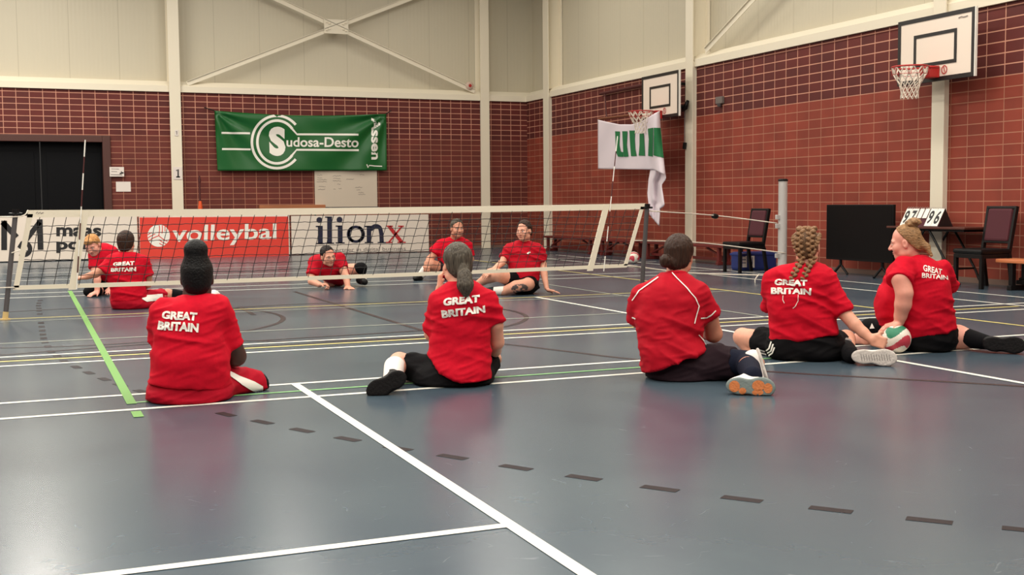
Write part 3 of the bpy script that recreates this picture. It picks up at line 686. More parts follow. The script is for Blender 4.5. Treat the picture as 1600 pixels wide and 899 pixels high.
# fold-away arms of the far goal
t = thing('goal_swing_arm', 'dark folding arm on the wall left of the far goal', 'arm', tuple(AX(970, 160, 11.3)))
MB().tube([AX(938, 147, 11.33), AX(1006, 133, 11.33)], .035, 8).build('upper_rail', M['pole_red'], t)
MB().tube([AX(936, 186, 11.0), AX(1004, 178, 10.97)], .028, 8).build('lower_rail', mat('rail_brown', rgb(120, 70, 48), .5), t, label='brown lower rail')
MB().tube([AX(945, 146, 11.33), AX(948, 184, 11.02)], .016, 8).build('link', M['pole_red'], t)
t = thing('wall_hook', 'dark hook bracket on the column right of the far goal', 'bracket', tuple(AX(1072, 168, XW - .12)))
MB().tube([AX(1066, 172, XW - .16), AX(1071, 168, XW - .2), AX(1075, 157, XW - .16)], [.04, .05, .03], 8).build('arm', M['dark_frame'], t, smooth=True)
MB().tube([AX(1070, 170, XW - .14), AX(1070, 183, XW - .14), AX(1069.5, 230, XW - .14)], .008, 6).build('cord', M['print_grey'], t)
MB().tube([AX(1070, 223, XW - .14), AX(1069, 233, XW - .14)], .035, 8).build('weight', M['dark_frame'], t)
gb0, gb1 = AX(1122, 152, XW), AX(1132, 167, XW)
t = thing('wall_sensor', 'small grey box on dark bricks right of the tall column', 'sensor', (XW, (gb0[1] + gb1[1]) / 2, gb1[2]))
MB().box((XW - .06, gb1[1], gb1[2] + .06), (XW, gb0[1], gb0[2]), .012).build('housing', M['grey_box'], t); MB().lathe([(.05, 0), (.03, .05)], (XW - .04, (gb0[1] + gb1[1]) / 2, gb1[2] + .06), 14, (0, 0, -1)).build('lens', M['post_grey'], t)
# white flag with green letters, pinned on the rail and caught in the net
t = thing('white_flag', 'white flag with green letters hanging from the far goal', 'flag', tuple(AX(985, 266, 10.62)))
V = []; Fc = []; nx, ny = 44, 34
def flagpt(u, v):
    x0 = 934 + .5 * v; xr = 1031 + 9 * v ** 1.3
    px = x0 + (xr - x0) * u
    top = float(np.interp(u, [0, .15, .35, .55, .7, .82, .92, 1], [187, 190.5, 194.5, 194.5, 190, 183, 177, 173]))
    bot = 264 + 1.5 * u + (8 * max(0, (u - .82) / .18))
    py = top + (bot - top) * v
    fold = .03 * math.sin(u * 8 + v * 2) * (1 - .5 * v) + .02 * math.sin((u + .35 * v) * 15) + (.09 * math.sin((u - .8) / .2 * math.pi) if u > .8 else 0)
    return AX(px, py, 10.62 - fold + .28 * max(0, 1 - u * 1.25))
for j in range(ny + 1):
    for i in range(nx + 1): V.append(flagpt(i / nx, j / ny))
for j in range(ny):
    for i in range(nx): k = j * (nx + 1) + i; Fc.append((k, k + 1, k + nx + 2, k + nx + 1))
fb = bvh_of(V, Fc)
cl = mkobj('cloth', V, Fc, M['flag_white'], t, smooth=True); so = cl.modifiers.new('t', 'SOLIDIFY'); so.thickness = .004; so.offset = 0
V = []; Fc = []; n1, n2 = 12, 24
for j in range(n2 + 1):
    v = j / n2
    L_ = np.interp(v, [0, .25, .55, 1], [1017, 1013.5, 1011.5, 1015]); R_ = np.interp(v, [0, .1, .22, .62, .64, 1], [1040, 1041, 1034, 1039, 1032, 1030.5])
    for i in range(n1 + 1):
        u = i / n1; py = 262 + (74 + 18 * u) * v + 9 * u * (1 - v)
        V.append(AX(L_ + (R_ - L_) * u, py, 10.66 - .05 * math.sin(u * 6.5 + v * 2) + .03 * math.sin(u * 13)))
for j in range(n2):
    for i in range(n1): k = j * (n1 + 1) + i; Fc.append((k, k + 1, k + n1 + 2, k + n1 + 1))
cl = mkobj('hanging_tail', V, Fc, M['flag_white'], t, smooth=True); so = cl.modifiers.new('t', 'SOLIDIFY'); so.thickness = .004
def fz(x, y): return (920 + x / 4.493, 160 + y / 4.495)
gl = [[(188, 203), (222, 205), (218, 300), (228, 345), (245, 350), (246, 383), (208, 381), (194, 350)], [(238, 203), (275, 203), (270, 300), (282, 381), (250, 383), (245, 345), (242, 280)],
      [(288, 198), (328, 198), (326, 260), (330, 330), (340, 378), (300, 378), (294, 300)], [(360, 220), (390, 218), (394, 280), (398, 376), (354, 374), (360, 300)],
      [(418, 185), (456, 178), (452, 380), (420, 376), (425, 260)], [(460, 178), (500, 180), (524, 392), (458, 372)]]
wrap('green_letters', polys([[fz(*q) for q in p] for p in gl]), fb, M['flag_green'], t, 2, .012)

# ------------------------------------------------------------------ benches along the right wall
def bench(label, ya, yb, x=10.98, h=.34, w=.28, top='bench_red', group='low benches along the right wall', leg='bench_red'):
    t = thing('bench', label, 'bench', (x, (ya + yb) / 2, 0), group)
    MB().box((x - w / 2, ya, h - .045), (x + w / 2, yb, h), .012).build('seat', M[top], t)
    for yy in (ya + .22, yb - .22):
        MB().box((x - w / 2 + .02, yy - .03, .06), (x - w / 2 + .08, yy + .03, h - .045), .006).box((x + w / 2 - .08, yy - .03, .06), (x + w / 2 - .02, yy + .03, h - .045), .006).box((x - w / 2, yy - .035, .0), (x + w / 2, yy + .035, .06), .01).build('leg', M[leg], t)
    MB().box((x - .02, ya + .2, .07), (x + .02, yb - .2, .12), .006).build('stretcher', M[leg], t)
    if yb - ya > 1.5:
        for s in (1, -1):
            MB().bar((x, ya + .24 if s > 0 else yb - .24, .13), (x, (ya + .75) if s > 0 else yb - .75, h - .06), .03, .03, up=(1, 0, 0)).build('brace', M[leg], t)
    return t
def yx(px, X=10.98): return AX(px, 400, X)[1]
bench('dark red low bench farthest along the wall, behind the net', yx(936), yx(856)); bench('dark red low bench behind the right end of net', yx(1003), yx(940)); bench('dark red low bench beside the black chair and blue bag', yx(1142), yx(1010))
bench('bench with orange wooden seat at the right picture edge', 7.9, yx(1570, 10.95), 10.95, .37, .3, 'bench_wood', None, 'dark_frame')

# ------------------------------------------------------------------ chairs
def chair(label, x, y, rz, s=1):
    t = thing('banquet_chair', label, 'chair', (x, y, 0), 'maroon-backed chairs at the right wall'); t.rotation_euler = (0, 0, 0)
    c, sn = math.cos(rz), math.sin(rz); A = np.array([[c, sn, 0], [-sn, c, 0], [0, 0, 1]]) * s; C0 = np.array([x, y, 0])
    def L(mb, name, m, parent=t, label=None, smooth=False):
        mb.V = [tuple(np.array(v) @ A + C0) for v in mb.V]; return mb.build(name, M[m], parent, label=label, smooth=smooth)
    # local: +x forward
    L(MB().box((-.22, -.23, .41), (.25, .23, .47), .025), 'seat', 'black')
    L(MB().box((-.22, -.22, .36), (.24, .22, .41), .006), 'seat_rail', 'dark_frame')
    for sy in (-1, 1):
        L(MB().box((.19, sy * .205 - .022, 0), (.235, sy * .205 + .022, .4), .005), 'leg', 'dark_frame')
        L(MB().bar((-.27, sy * .205, 0), (-.2, sy * .205, .42), .044, .04, up=(0, 1, 0)).bar((-.2, sy * .205, .41), (-.3, sy * .215, .97), .044, .035, up=(0, 1, 0)), 'leg', 'dark_frame', label='rear leg running up into the back post')
    n = 10; V = []; Fc = []
    bk = MB()
    ax = (unit((-.1, 0, .56)), np.array([0, 1., 0]))
    fwd = unit(np.cross(ax[1], ax[0])) * 1
    o = np.array([-.205, 0, .47]); bk.box((-.03, -.185, .08), (.035, .185, .48), .03, (np.array([fwd[0], 0, fwd[2]]), np.array([0, 1., 0]), ax[0]), o)
    b = L(bk, 'backrest', 'maroon')
    L(MB().box((-.02, -.22, .47), (.02, .22, .51), .012, (np.array([fwd[0], 0, fwd[2]]), np.array([0, 1., 0]), ax[0]), o), 'top_rail', 'dark_frame')
    L(MB().box((-.015, -.2, .06), (.015, .2, .09), .006, (np.array([fwd[0], 0, fwd[2]]), np.array([0, 1., 0]), ax[0]), o), 'lower_rail', 'dark_frame')
    return t
chair('maroon-backed chair with black seat beside the blue bag', 10.15, 15.11, math.pi)
chair('maroon-backed chair with black seat beside the table', 10.87, 11.02, math.pi + .0, 1.03)
# ------------------------------------------------------------------ blue bag under the first chair
b0 = FL(1158, 425); t = thing('blue_bag', 'blue bag with white lettering under the black chair', 'bag', (10.8, 15.6, 0))
Bx = lambda px, py: AY(px, py, 15.45)
x0, x1 = Bx(1158, 424)[0], Bx(1214, 424)[0]; z1 = Bx(1180, 394)[2]
mb = MB().box((x0, 15.45, 0.0), (x1, 15.75, z1), .04); bg = mb.build('body', M['bag_blue'], t, smooth=False)
MB().box((x0 - .01, 15.44, z1 - .06), (x1 + .01, 15.76, z1 - .02), .012).build('lid', M['bag_blue'], t)
MB().tube(smooth([(x0 + .12, 15.6, z1), (x0 + .16, 15.6, z1 + .07), (x1 - .16, 15.6, z1 + .07), (x1 - .12, 15.6, z1)], 5), .012, 6).build('handle', M['black'], t)
flat('lettering', polys([[(1160, 396), (1167, 396.5), (1167, 418), (1160, 418)], [(1172.5, 397), (1179, 397.5), (1179, 418.5), (1172.5, 418)]]), lambda x, y: AY(x, y, 15.446), M['print_white'], t)
flat('lettering_gaps', strokes([([(1159.5, 400.5), (1165, 400.5)], 1.3), ([(1160, 406), (1165.5, 406)], 1.2), ([(1160, 411), (1165.5, 411)], 1.2), ([(1175.5, 402), (1175.5, 414)], .8)], 1), lambda x, y: AY(x, y, 15.442), M['bag_blue'], t)
# ------------------------------------------------------------------ television on a stand
XT = 11.0; ta = AX(1291.5, 320, XT); tb = AX(1396, 318, XT); tz0 = AX(1292, 405, XT)[2]; yc = (ta[1] + tb[1]) / 2
t = thing('television', 'large black flat television on two splayed feet', 'television', (XT, yc, 0))
MB().box((XT, tb[1], tz0), (XT + .045, ta[1], ta[2]), .008).build('casing', M['black'], t)
MB().box((XT - .003, tb[1] + .02, tz0 + .03), (XT + .001, ta[1] - .02, ta[2] - .02)).build('screen', M['tv_screen'], t)
for px in (1311, 1376):
    y = AX(px, 410, XT)[1]
    MB().tube([(XT + .03, y, tz0), (XT + .03, y, .13)], .022, 8).tube([(XT + .03, y, .15), (XT - .0, y + .12, .012)], .018, 8).tube([(XT + .03, y, .15), (XT + .06, y - .12, .012)], .018, 8).tube([(XT + .03, y, .15), (XT - .15, y - .04, .012)], .018, 8).build('foot', M['black'], t)
# ------------------------------------------------------------------ table with folding legs and flip scoreboard
XTb = 11.1; zt = .735; y1 = AX(1385, 356, 10.85)[1]; y0 = 11.31
t = thing('folding_table', 'dark wooden folding table under the scoreboard', 'table', (XTb, (y0 + y1) / 2, 0))
MB().box((XTb - .25, y0, zt - .028), (XTb + .26, y1, zt), .006).build('tabletop', M['table_wood'], t)
MB().box((XTb - .2, y0 + .06, zt - .06), (XTb + .22, y1 - .06, zt - .028)).build('apron', M['dark_frame'], t)
for sy, yy in ((1, y0 + .25), (-1, y1 - .25)):
    for xx in (XTb - .2, XTb + .22):
        MB().tube(smooth([(xx, yy + sy * .42, zt - .05), (xx, yy + sy * .3, zt - .2), (xx, yy + sy * .05, .2), (xx, yy - sy * .05, .04), (xx, yy - sy * .14, .016)], 5), .016, 8).build('leg', M['black'], t, smooth=True)
    MB().tube([(XTb - .2, yy + sy * .05, .2), (XTb + .22, yy + sy * .05, .2)], .013, 8).build('crossbar', M['black'], t)
Xs = 10.9; s1 = AX(1406, 352, Xs)[1]; s0 = AX(1465, 352, Xs)[1]; zs = zt + .001; hs_ = .235; dp = .13
t = thing('flip_scoreboard', 'tent-shaped flip scoreboard showing 97 and 96', 'scoreboard', (Xs + dp, (s0 + s1) / 2, zs))
bd = MB()
for sg in (-1, 1):
    V = [(Xs + dp + sg * dp, s0, zs), (Xs + dp + sg * dp, s1, zs), (Xs + dp, s1 - .01, zs + hs_), (Xs + dp, s0 + .01, zs + hs_)]
    V += [(v[0] - sg * .01, v[1], v[2]) for v in V]; bd.add(V, [(0, 1, 2, 3), (7, 6, 5, 4), (0, 4, 5, 1), (1, 5, 6, 2), (2, 6, 7, 3), (3, 7, 4, 0)])
bd.build('stand', M['maroon'], t)
V = [(Xs + .01, s0 + .004, zs), (Xs + 2 * dp - .01, s0 + .004, zs), (Xs + dp, s0 + .004, zs + hs_)]
MB().add(V + [(v[0], v[1] + .006, v[2]) for v in V], [(0, 1, 2), (5, 4, 3), (0, 3, 4, 1), (1, 4, 5, 2), (2, 5, 3, 0)]).build('end_panel', M['bb_black'], t)
def sface(u, v, l=.004):  # u along the board from the far end, v up the slope
    n = unit((-hs_, 0, dp)); return np.array([Xs + dp * v, s1 + (s0 - s1) * u, zs + hs_ * v]) + n * l
def card(u0, u1, v0, v1, s, nm):
    l = .008; P = [sface(u0, v0, l), sface(u1, v0, l), sface(u1, v1, l), sface(u0, v1, l)]; Q = [sface(a, b_, .003) for a, b_ in ((u0, v0), (u1, v0), (u1, v1), (u0, v1))]
    c = MB().add(P + Q, [(0, 1, 2, 3), (7, 6, 5, 4), (0, 4, 5, 1), (1, 5, 6, 2), (2, 6, 7, 3), (3, 7, 4, 0)]).build(nm, M['print_white'], t)
    if s:
        Vt, Ft = words([(s, (u0 + (u1 - u0) * .14, v0 + (v1 - v0) * .88), (u1 - (u1 - u0) * .14, v0 + (v1 - v0) * .88), (u1 - (u1 - u0) * .14, v0 + (v1 - v0) * .12), (u0 + (u1 - u0) * .14, v0 + (v1 - v0) * .12), .03)])
        mkobj('digit', [sface(a, b_, .0095) for a, b_ in Vt], Ft, M['print_black'], c)
card(.0, .165, .02, .98, '9', 'score_card'); card(.175, .34, .02, .98, '7', 'score_card'); card(.65, .815, .02, .98, '9', 'score_card'); card(.825, .99, .02, .98, '6', 'score_card')
card(.37, .48, .45, .98, '', 'set_card'); card(.51, .62, .45, .98, '', 'set_card')
for k in range(16):
    c = np.array([Xs + dp, s1 + (s0 - s1) * (k + .5) / 16, zs + hs_]); MB().tube([c + .018 * np.array([math.cos(a), 0, math.sin(a)]) for a in np.linspace(0, 6.283, 11)], .002, 5, False).build('ring', M['steel'], t)
# ------------------------------------------------------------------ smooth bodies: signed distance fields meshed by surface nets
class Field:
    def __init__(s): s.pr = []
    def _add(s, fn, lo, hi, k, op='u'): s.pr.append((fn, np.array(lo, float), np.array(hi, float), k, op)); return s
    def cone(s, a, b, ra, rb, k=.02, flat=False, flat0=False, op='u'):
        a = np.array(a, float); b = np.array(b, float); d = b - a; L = np.linalg.norm(d) + 1e-9; u = d / L; r = max(ra, rb)
        def fn(P):
            q = P - a; t = q @ u; tt = np.clip(t / L, 0, 1); e = q - tt[..., None] * d
            r_ = ra + (rb - ra) * tt; w = np.sqrt((e * e).sum(-1)) - r_
            if flat or flat0:
                e2 = q - t[..., None] * u; rad = np.sqrt((e2 * e2).sum(-1)) - (ra + (rb - ra) * np.clip(t / L, 0, 1.15))
                if flat: w = np.where(t > L * .5, np.maximum(rad, t - L), w)
                if flat0: w = np.where(t < L * .5, np.maximum(rad, -t), w)
            return w
        return s._add(fn, np.minimum(a, b) - r, np.maximum(a, b) + r, k, op)
    def ell(s, c, r, ax=None, k=.02, op='u'):
        c = np.array(c, float); r = np.array(r, float); A = np.eye(3) if ax is None else np.array(ax, float); m = r.min()
        def fn(P):
            q = (P - c) @ A.T / r; n = np.sqrt((q * q).sum(-1)); g = np.sqrt(((q / r) ** 2).sum(-1)) + 1e-9
            return n * (n - 1) / g
        ext = np.abs(A.T @ np.diag(r)).sum(1)
        return s._add(fn, c - ext, c + ext, k, op)
    def box(s, c, h, ax, rd=.01, k=.01, op='u'):
        c = np.array(c, float); h = np.array(h, float); A = np.array(ax, float)
        def fn(P):
            q = np.abs((P - c) @ A.T) - (h - rd); o = np.maximum(q, 0); return np.sqrt((o * o).sum(-1)) + np.minimum(q.max(-1), 0) - rd
        ext = np.abs(A.T @ np.diag(h)).sum(1)
        return s._add(fn, c - ext, c + ext, k, op)
    def loft(s, rows, g, k=.02, infl=0., pw=2.3, rd=.03):
        """rows: (centre xyz, half width, half depth, yaw) stacked in z; g = away direction"""
        rows = sorted(rows, key=lambda r: r[0][2]); z = np.array([r[0][2] for r in rows]); n = 60
        zz = np.linspace(z[0], z[-1], n); ker = np.exp(-np.linspace(-2, 2, 9) ** 2); ker /= ker.sum()
        def sm(v):
            v = np.interp(zz, z, v); p = np.concatenate([np.full(4, v[0]) , v, np.full(4, v[-1])]); return np.convolve(p, ker, 'valid')
        cx = sm([r[0][0] for r in rows]); cy = sm([r[0][1] for r in rows]); w = sm([r[1] for r in rows]) + infl; d = sm([r[2] for r in rows]) + infl
        yw = sm([math.radians(r[3]) if len(r) > 3 else 0 for r in rows]); g = np.array(g); u = np.array([g[1], -g[0], 0])
        z0, z1 = z[0] - infl, z[-1] + infl; big = max(w.max(), d.max())
        def fn(P):
            Z = P[..., 2]; i = lambda a: np.interp(Z, zz, a)
            X = P[..., 0] - i(cx); Y = P[..., 1] - i(cy); c_, s_ = np.cos(i(yw)), np.sin(i(yw))
            U = X * u[0] + Y * u[1]; G = X * g[0] + Y * g[1]; U, G = U * c_ + G * s_, -U * s_ + G * c_
            W, D = i(w), i(d); a = np.abs(U / W); b = np.abs(G / D)
            n_ = (a ** pw + b ** pw) ** (1 / pw); lat = (n_ - 1) * np.minimum(W, D)
            lat = np.where(n_ > 1, (n_ - 1) / np.maximum(n_, 1e-6) * np.sqrt(U * U + G * G), lat)
            v = np.maximum(Z - z1 + rd, z0 + rd - Z)
            q0 = np.maximum(lat + rd, 0); q1 = np.maximum(v, 0)
            return np.minimum(np.maximum(lat + rd, v), 0) + np.sqrt(q0 * q0 + q1 * q1) - rd
        lo = np.array([min(cx) - big, min(cy) - big, z0]); hi = np.array([max(cx) + big, max(cy) + big, z1])
        return s._add(fn, lo, hi, k)
    def cut(s, p, n, k=.0):
        """remove everything on the side the normal points to"""
        p = np.array(p, float); n = unit(n)
        s.pr.append((lambda P: (P - p) @ n, None, None, k, 'i')); return s
    def cutf(s, fn): s.pr.append((fn, None, None, 0, 'i')); return s
    def bounds(s):
        lo = np.min([p[1] for p in s.pr if p[4] == 'u'], 0); hi = np.max([p[2] for p in s.pr if p[4] == 'u'], 0); return lo, hi
    def grid(s, h, lo=None, hi=None):
        if lo is None: lo, hi = s.bounds(); lo = lo - 2.5 * h - .01; hi = hi + 2.5 * h + .01
        lo = np.array(lo); n = np.maximum(3, np.ceil((np.array(hi) - lo) / h).astype(int) + 1)
        ax = [lo[i] + h * np.arange(n[i]) for i in range(3)]; V = np.full(n, .5)
        for fn, l, u, k, op in s.pr:
            if op == 'i':
                sl = (slice(None),) * 3
            else:
                m = k + 2.5 * h; i0 = np.clip(np.floor((l - m - lo) / h).astype(int), 0, n); i1 = np.clip(np.ceil((u + m - lo) / h).astype(int) + 1, 0, n)
                if (i1 <= i0).any(): continue
                sl = tuple(slice(a, b) for a, b in zip(i0, i1))
            P = np.stack(np.meshgrid(ax[0][sl[0]], ax[1][sl[1]], ax[2][sl[2]], indexing='ij'), -1)
            d = fn(P); v = V[sl]
            if op == 'u':
                if k > 1e-6: hh = np.maximum(k - np.abs(v - d), 0) / k; V[sl] = np.minimum(v, d) - hh * hh * k * .25
                else: V[sl] = np.minimum(v, d)
            else:
                e = d if op == 'i' else -d
                if k > 1e-6: hh = np.maximum(k - np.abs(v - e), 0) / k; V[sl] = np.maximum(v, e) + hh * hh * k * .25
                else: V[sl] = np.maximum(v, e)
        return V, lo
    def mesh(s, h, lo=None, hi=None):
        V, o = s.grid(h, lo, hi); return nets(V, o, h)
CORN = np.array([(i, j, k) for i in (0, 1) for j in (0, 1) for k in (0, 1)])
EDG = [(a, b) for a in range(8) for b in range(a + 1, 8) if abs(CORN[a] - CORN[b]).sum() == 1]
def nets(V, o, h):
    S = V < 0; n = np.array(V.shape)
    c = sum(S[i:n[0] - 1 + i, j:n[1] - 1 + j, k:n[2] - 1 + k].astype(np.int8) for i, j, k in CORN)
    act = (c > 0) & (c < 8); idx = np.argwhere(act)
    if not len(idx): return np.zeros((0, 3)), np.zeros((0, 4), int)
    ids = -np.ones(act.shape, int); ids[act] = np.arange(len(idx))
    cv = np.stack([V[idx[:, 0] + i, idx[:, 1] + j, idx[:, 2] + k] for i, j, k in CORN], 1)
    acc = np.zeros((len(idx), 3)); cnt = np.zeros(len(idx))
    for a, b in EDG:
        va, vb = cv[:, a], cv[:, b]; x = (va < 0) != (vb < 0); t = np.where(x, va / np.where(x, va - vb, 1), 0)
        p = CORN[a] + t[:, None] * (CORN[b] - CORN[a]); acc += np.where(x[:, None], p, 0); cnt += x
    P = o + h * (idx + acc / cnt[:, None]); Q = []
    for ax in range(3):
        b, c_ = [(1, 2), (2, 0), (0, 1)][ax]
        sl0 = [slice(None)] * 3; sl1 = [slice(None)] * 3; sl0[ax] = slice(0, -1); sl1[ax] = slice(1, None)
        A = S[tuple(sl0)]; B = S[tuple(sl1)]; E = np.argwhere(A != B)
        E = E[(E[:, b] > 0) & (E[:, c_] > 0) & (E[:, b] < n[b] - 1) & (E[:, c_] < n[c_] - 1)]
        if not len(E): continue
        sg = A[E[:, 0], E[:, 1], E[:, 2]]
        def at(db, dc):
            q = E.copy(); q[:, b] += db; q[:, c_] += dc; return ids[q[:, 0], q[:, 1], q[:, 2]]
        q = np.stack([at(-1, -1), at(0, -1), at(0, 0), at(-1, 0)], 1); q = np.where(sg[:, None], q, q[:, ::-1]); Q.append(q)
    Q = np.concatenate(Q); Q = Q[(Q >= 0).all(1)]
    return P, Q
def vnormals(P, Q):
    fn = np.cross(P[Q[:, 2]] - P[Q[:, 0]], P[Q[:, 3]] - P[Q[:, 1]]); N = np.zeros_like(P)
    for i in range(4): np.add.at(N, Q[:, i], fn)
    return N / (np.linalg.norm(N, axis=1, keepdims=True) + 1e-12)
LAT = RNG.rand(32, 32, 32)
def vnoise(P):
    i = np.floor(P).astype(int); f = P - i; f = f * f * (3 - 2 * f); r = 0
    for a, b, c in CORN:
        w = (f[:, 0] if a else 1 - f[:, 0]) * (f[:, 1] if b else 1 - f[:, 1]) * (f[:, 2] if c else 1 - f[:, 2])
        r = r + w * LAT[(i[:, 0] + a) % 32, (i[:, 1] + b) % 32, (i[:, 2] + c) % 32]
    return r
def patched(Fd, h, patches):
    """one surface, sampled finer inside the given boxes (hands, face)"""
    P, Q = Fd.mesh(h)
    for c, r, h2 in patches:
        c = np.array(c); r = np.array(r); ce = P[Q].mean(1); keep = ~(np.abs(ce - c) < r).all(1); Q = Q[keep]
        p, q = Fd.mesh(h2, c - r - 3 * h2 - h, c + r + 3 * h2 + h)
        if not len(q): continue
        ce = p[q].mean(1); q = q[(np.abs(ce - c) < r + .35 * h).all(1)]
        Q = np.concatenate([Q, q + len(P)]); P = np.concatenate([P, p])
    us = np.unique(Q); mp = np.zeros(len(P), int); mp[us] = np.arange(len(us)); return P[us], mp[Q]

# ------------------------------------------------------------------ people
SKIN = {'light': rgb(222, 160, 134), 'tan': rgb(200, 138, 112), 'dark': rgb(74, 46, 38), 'pink': rgb(226, 158, 138)}
def skinmat(n, rough=.5): return mat(n, (1, 1, 1, 1), rough, vcol=True, var=.06, bscale=24, spec=.4)
M['skin'] = skinmat('skin')
M['shirt_red'] = mat('shirt_red', rgb(194, 13, 38), .8, bump=.12, bscale=40, bstretch=(1, 1, 1), var=.06, spec=.12)
M['shirt_dark_red'] = mat('shirt_deep_red', rgb(178, 12, 34), .75, bump=.1, bscale=40, var=.05, spec=.15)
M['short_red'] = mat('shorts_red', rgb(170, 12, 36), .75, bump=.12, bscale=30, var=.06, spec=.12)
M['short_black'] = mat('shorts_black', rgb(14, 13, 15), .8, bump=.15, bscale=30, spec=.1)
M['short_plum'] = mat('trousers_plum', rgb(38, 25, 31), .8, bump=.12, bscale=30, spec=.12)
M['short_navy'] = mat('shorts_navy', rgb(17, 18, 34), .8, bump=.12, bscale=30, spec=.12)
M['sock_white'] = mat('sock_white', rgb(236, 228, 220), .85, bump=.2, bscale=90)
M['sock_navy'] = mat('sock_navy', rgb(20, 24, 40), .85, bump=.2, bscale=90, spec=.15)
M['sock_black'] = mat('sock_black', rgb(14, 14, 17), .85, bump=.2, bscale=90, spec=.15)
M['sock_grey'] = mat('sock_grey', rgb(128, 122, 118), .85, bump=.2, bscale=90)
M['shoe_black'] = mat('shoe_black', rgb(12, 11, 12), .6, spec=.25, bump=.3, bscale=40)
M['sole_black'] = mat('sole_black', rgb(18, 16, 17), .75, spec=.2, bump=.6, bscale=60)
M['shoe_white'] = mat('shoe_white', rgb(228, 220, 214), .6, bump=.2, bscale=40)
M['sole_grey'] = mat('sole_pale', rgb(196, 188, 180), .7, bump=.5, bscale=70, var=.08)
M['sole_teal'] = mat('sole_teal', rgb(120, 132, 128), .6, bump=.3, bscale=60)
M['sole_orange'] = mat('sole_orange', rgb(208, 122, 66), .6, bump=.4, bscale=80)
M['kneepad'] = mat('kneepad', rgb(12, 11, 14), .85, bump=.2, bscale=60, spec=.15)
def hairmat(n, c, var=.45, st=(1, 1, .12), bs=140): return mat(n, c, .5, bump=.6, bscale=bs, bstretch=st, var=var, spec=.25)
M['hair_black'] = hairmat('hair_black', rgb(8, 7, 7), .3, (1, 1, 1), 90)
M['hair_grey'] = hairmat('hair_grey', rgb(80, 73, 63), .6)
M['hair_brown'] = hairmat('hair_brown', rgb(54, 34, 24))
M['hair_dark'] = hairmat('hair_dark', rgb(26, 18, 16))
M['hair_braid'] = hairmat('hair_dark_blond', rgb(132, 98, 68), .4, (1, 1, .5), 120)
M['hair_braid_cap'] = hairmat('hair_blond_roots', rgb(96, 70, 48), .4)
M['hair_blond'] = hairmat('hair_blond', rgb(146, 110, 74), .5, (.25, .25, 1), 130)
M['hair_sand'] = hairmat('hair_strawberry_blond', rgb(190, 136, 80), .45)
M['ball_white'] = mat('ball_white', rgb(236, 228, 214), .5, bump=.1, bscale=120)
M['ball_green'] = mat('ball_green', rgb(36, 126, 92), .5, bump=.1, bscale=120)
M['ball_red'] = mat('ball_red', rgb(196, 62, 78), .5, bump=.1, bscale=120)

class Fig:
    def __init__(s, px, py, label, h=.008, group='players in red shirts'):
        s.P0 = FL(px, py); s.g = unit(np.array([s.P0[0], s.P0[1], 0])); s.u = np.array([s.g[1], -s.g[0], 0]); s.D = s.P0 @ s.g; s.h = h
        s.S = F / (RM @ (s.P0 - CAM))[2]; s.label = label; s.up = np.array([0, 0, 1.])
        s.root = None; s.base = s.P0 * np.array([1, 1, 0]); s.seed = px * .137
    def J(s, px, py, dd=0.):
        d = ray(px, py); return CAM + d * ((s.D + dd) / (d @ s.g))
    def r(s, px): return px / s.S
    def rows(s, L):
        o = []
        for q in L:
            py, xl_, xr_, dd, hd = q[:5]; o.append((s.J((xl_ + xr_) / 2, py, dd), (xr_ - xl_) / 2 / s.S, hd, q[5] if len(q) > 5 else 0))
        return o
    def dirv(s, u, g, z): return unit(s.u * u + s.g * g + s.up * z)
    def layer(s, name, Fd, m, h=None, folds=None, label=None, smooth=True, floor=True, cols=None, patches=(), parent=None):
        if floor: Fd.cutf(lambda P: .003 - P[..., 2])
        P, Q = patched(Fd, h or s.h, patches)
        if not len(Q): print('EMPTY', s.label, name); return None
        if folds:
            N = vnormals(P, Q); W = np.zeros(len(P))
            for amp, fu, fg, fz, tilt in folds:
                q = P - s.base; U = q @ s.u; G = q @ s.g; Z = q[:, 2]
                Z2 = Z + tilt * U + .03 * vnoise(np.stack([U * 6, G * 6, Z * 6], 1) + s.seed)
                nz = vnoise(np.stack([U * fu, G * fg, Z2 * fz], 1) + s.seed + fz)
                W += amp * np.maximum(1 - np.abs(2 * nz - 1) * 2, -.3)
            W *= (P[:, 2] > .012); P = P + N * W[:, None]
        c = None
        if cols is not None: c = cols(P)
        o = mkobj(name, P, Q, M[m], parent or s.root, base=s.base, smooth=smooth, cols=c, label=label)
        s.last = (P, Q); return o
    def body(s, Fd, cols, patches=()):
        o = s.layer('person', Fd, 'skin', cols=cols, patches=patches); tag(o, s.label, 'person', 'players in red shirts'); s.root = o; return o
    def decal(s, name, vf, m, parent, mx=3., lift=.006, label=None):
        return wrap(name, vf, bvh_of(*s.decal_src), M[m], parent, mx, lift, label)

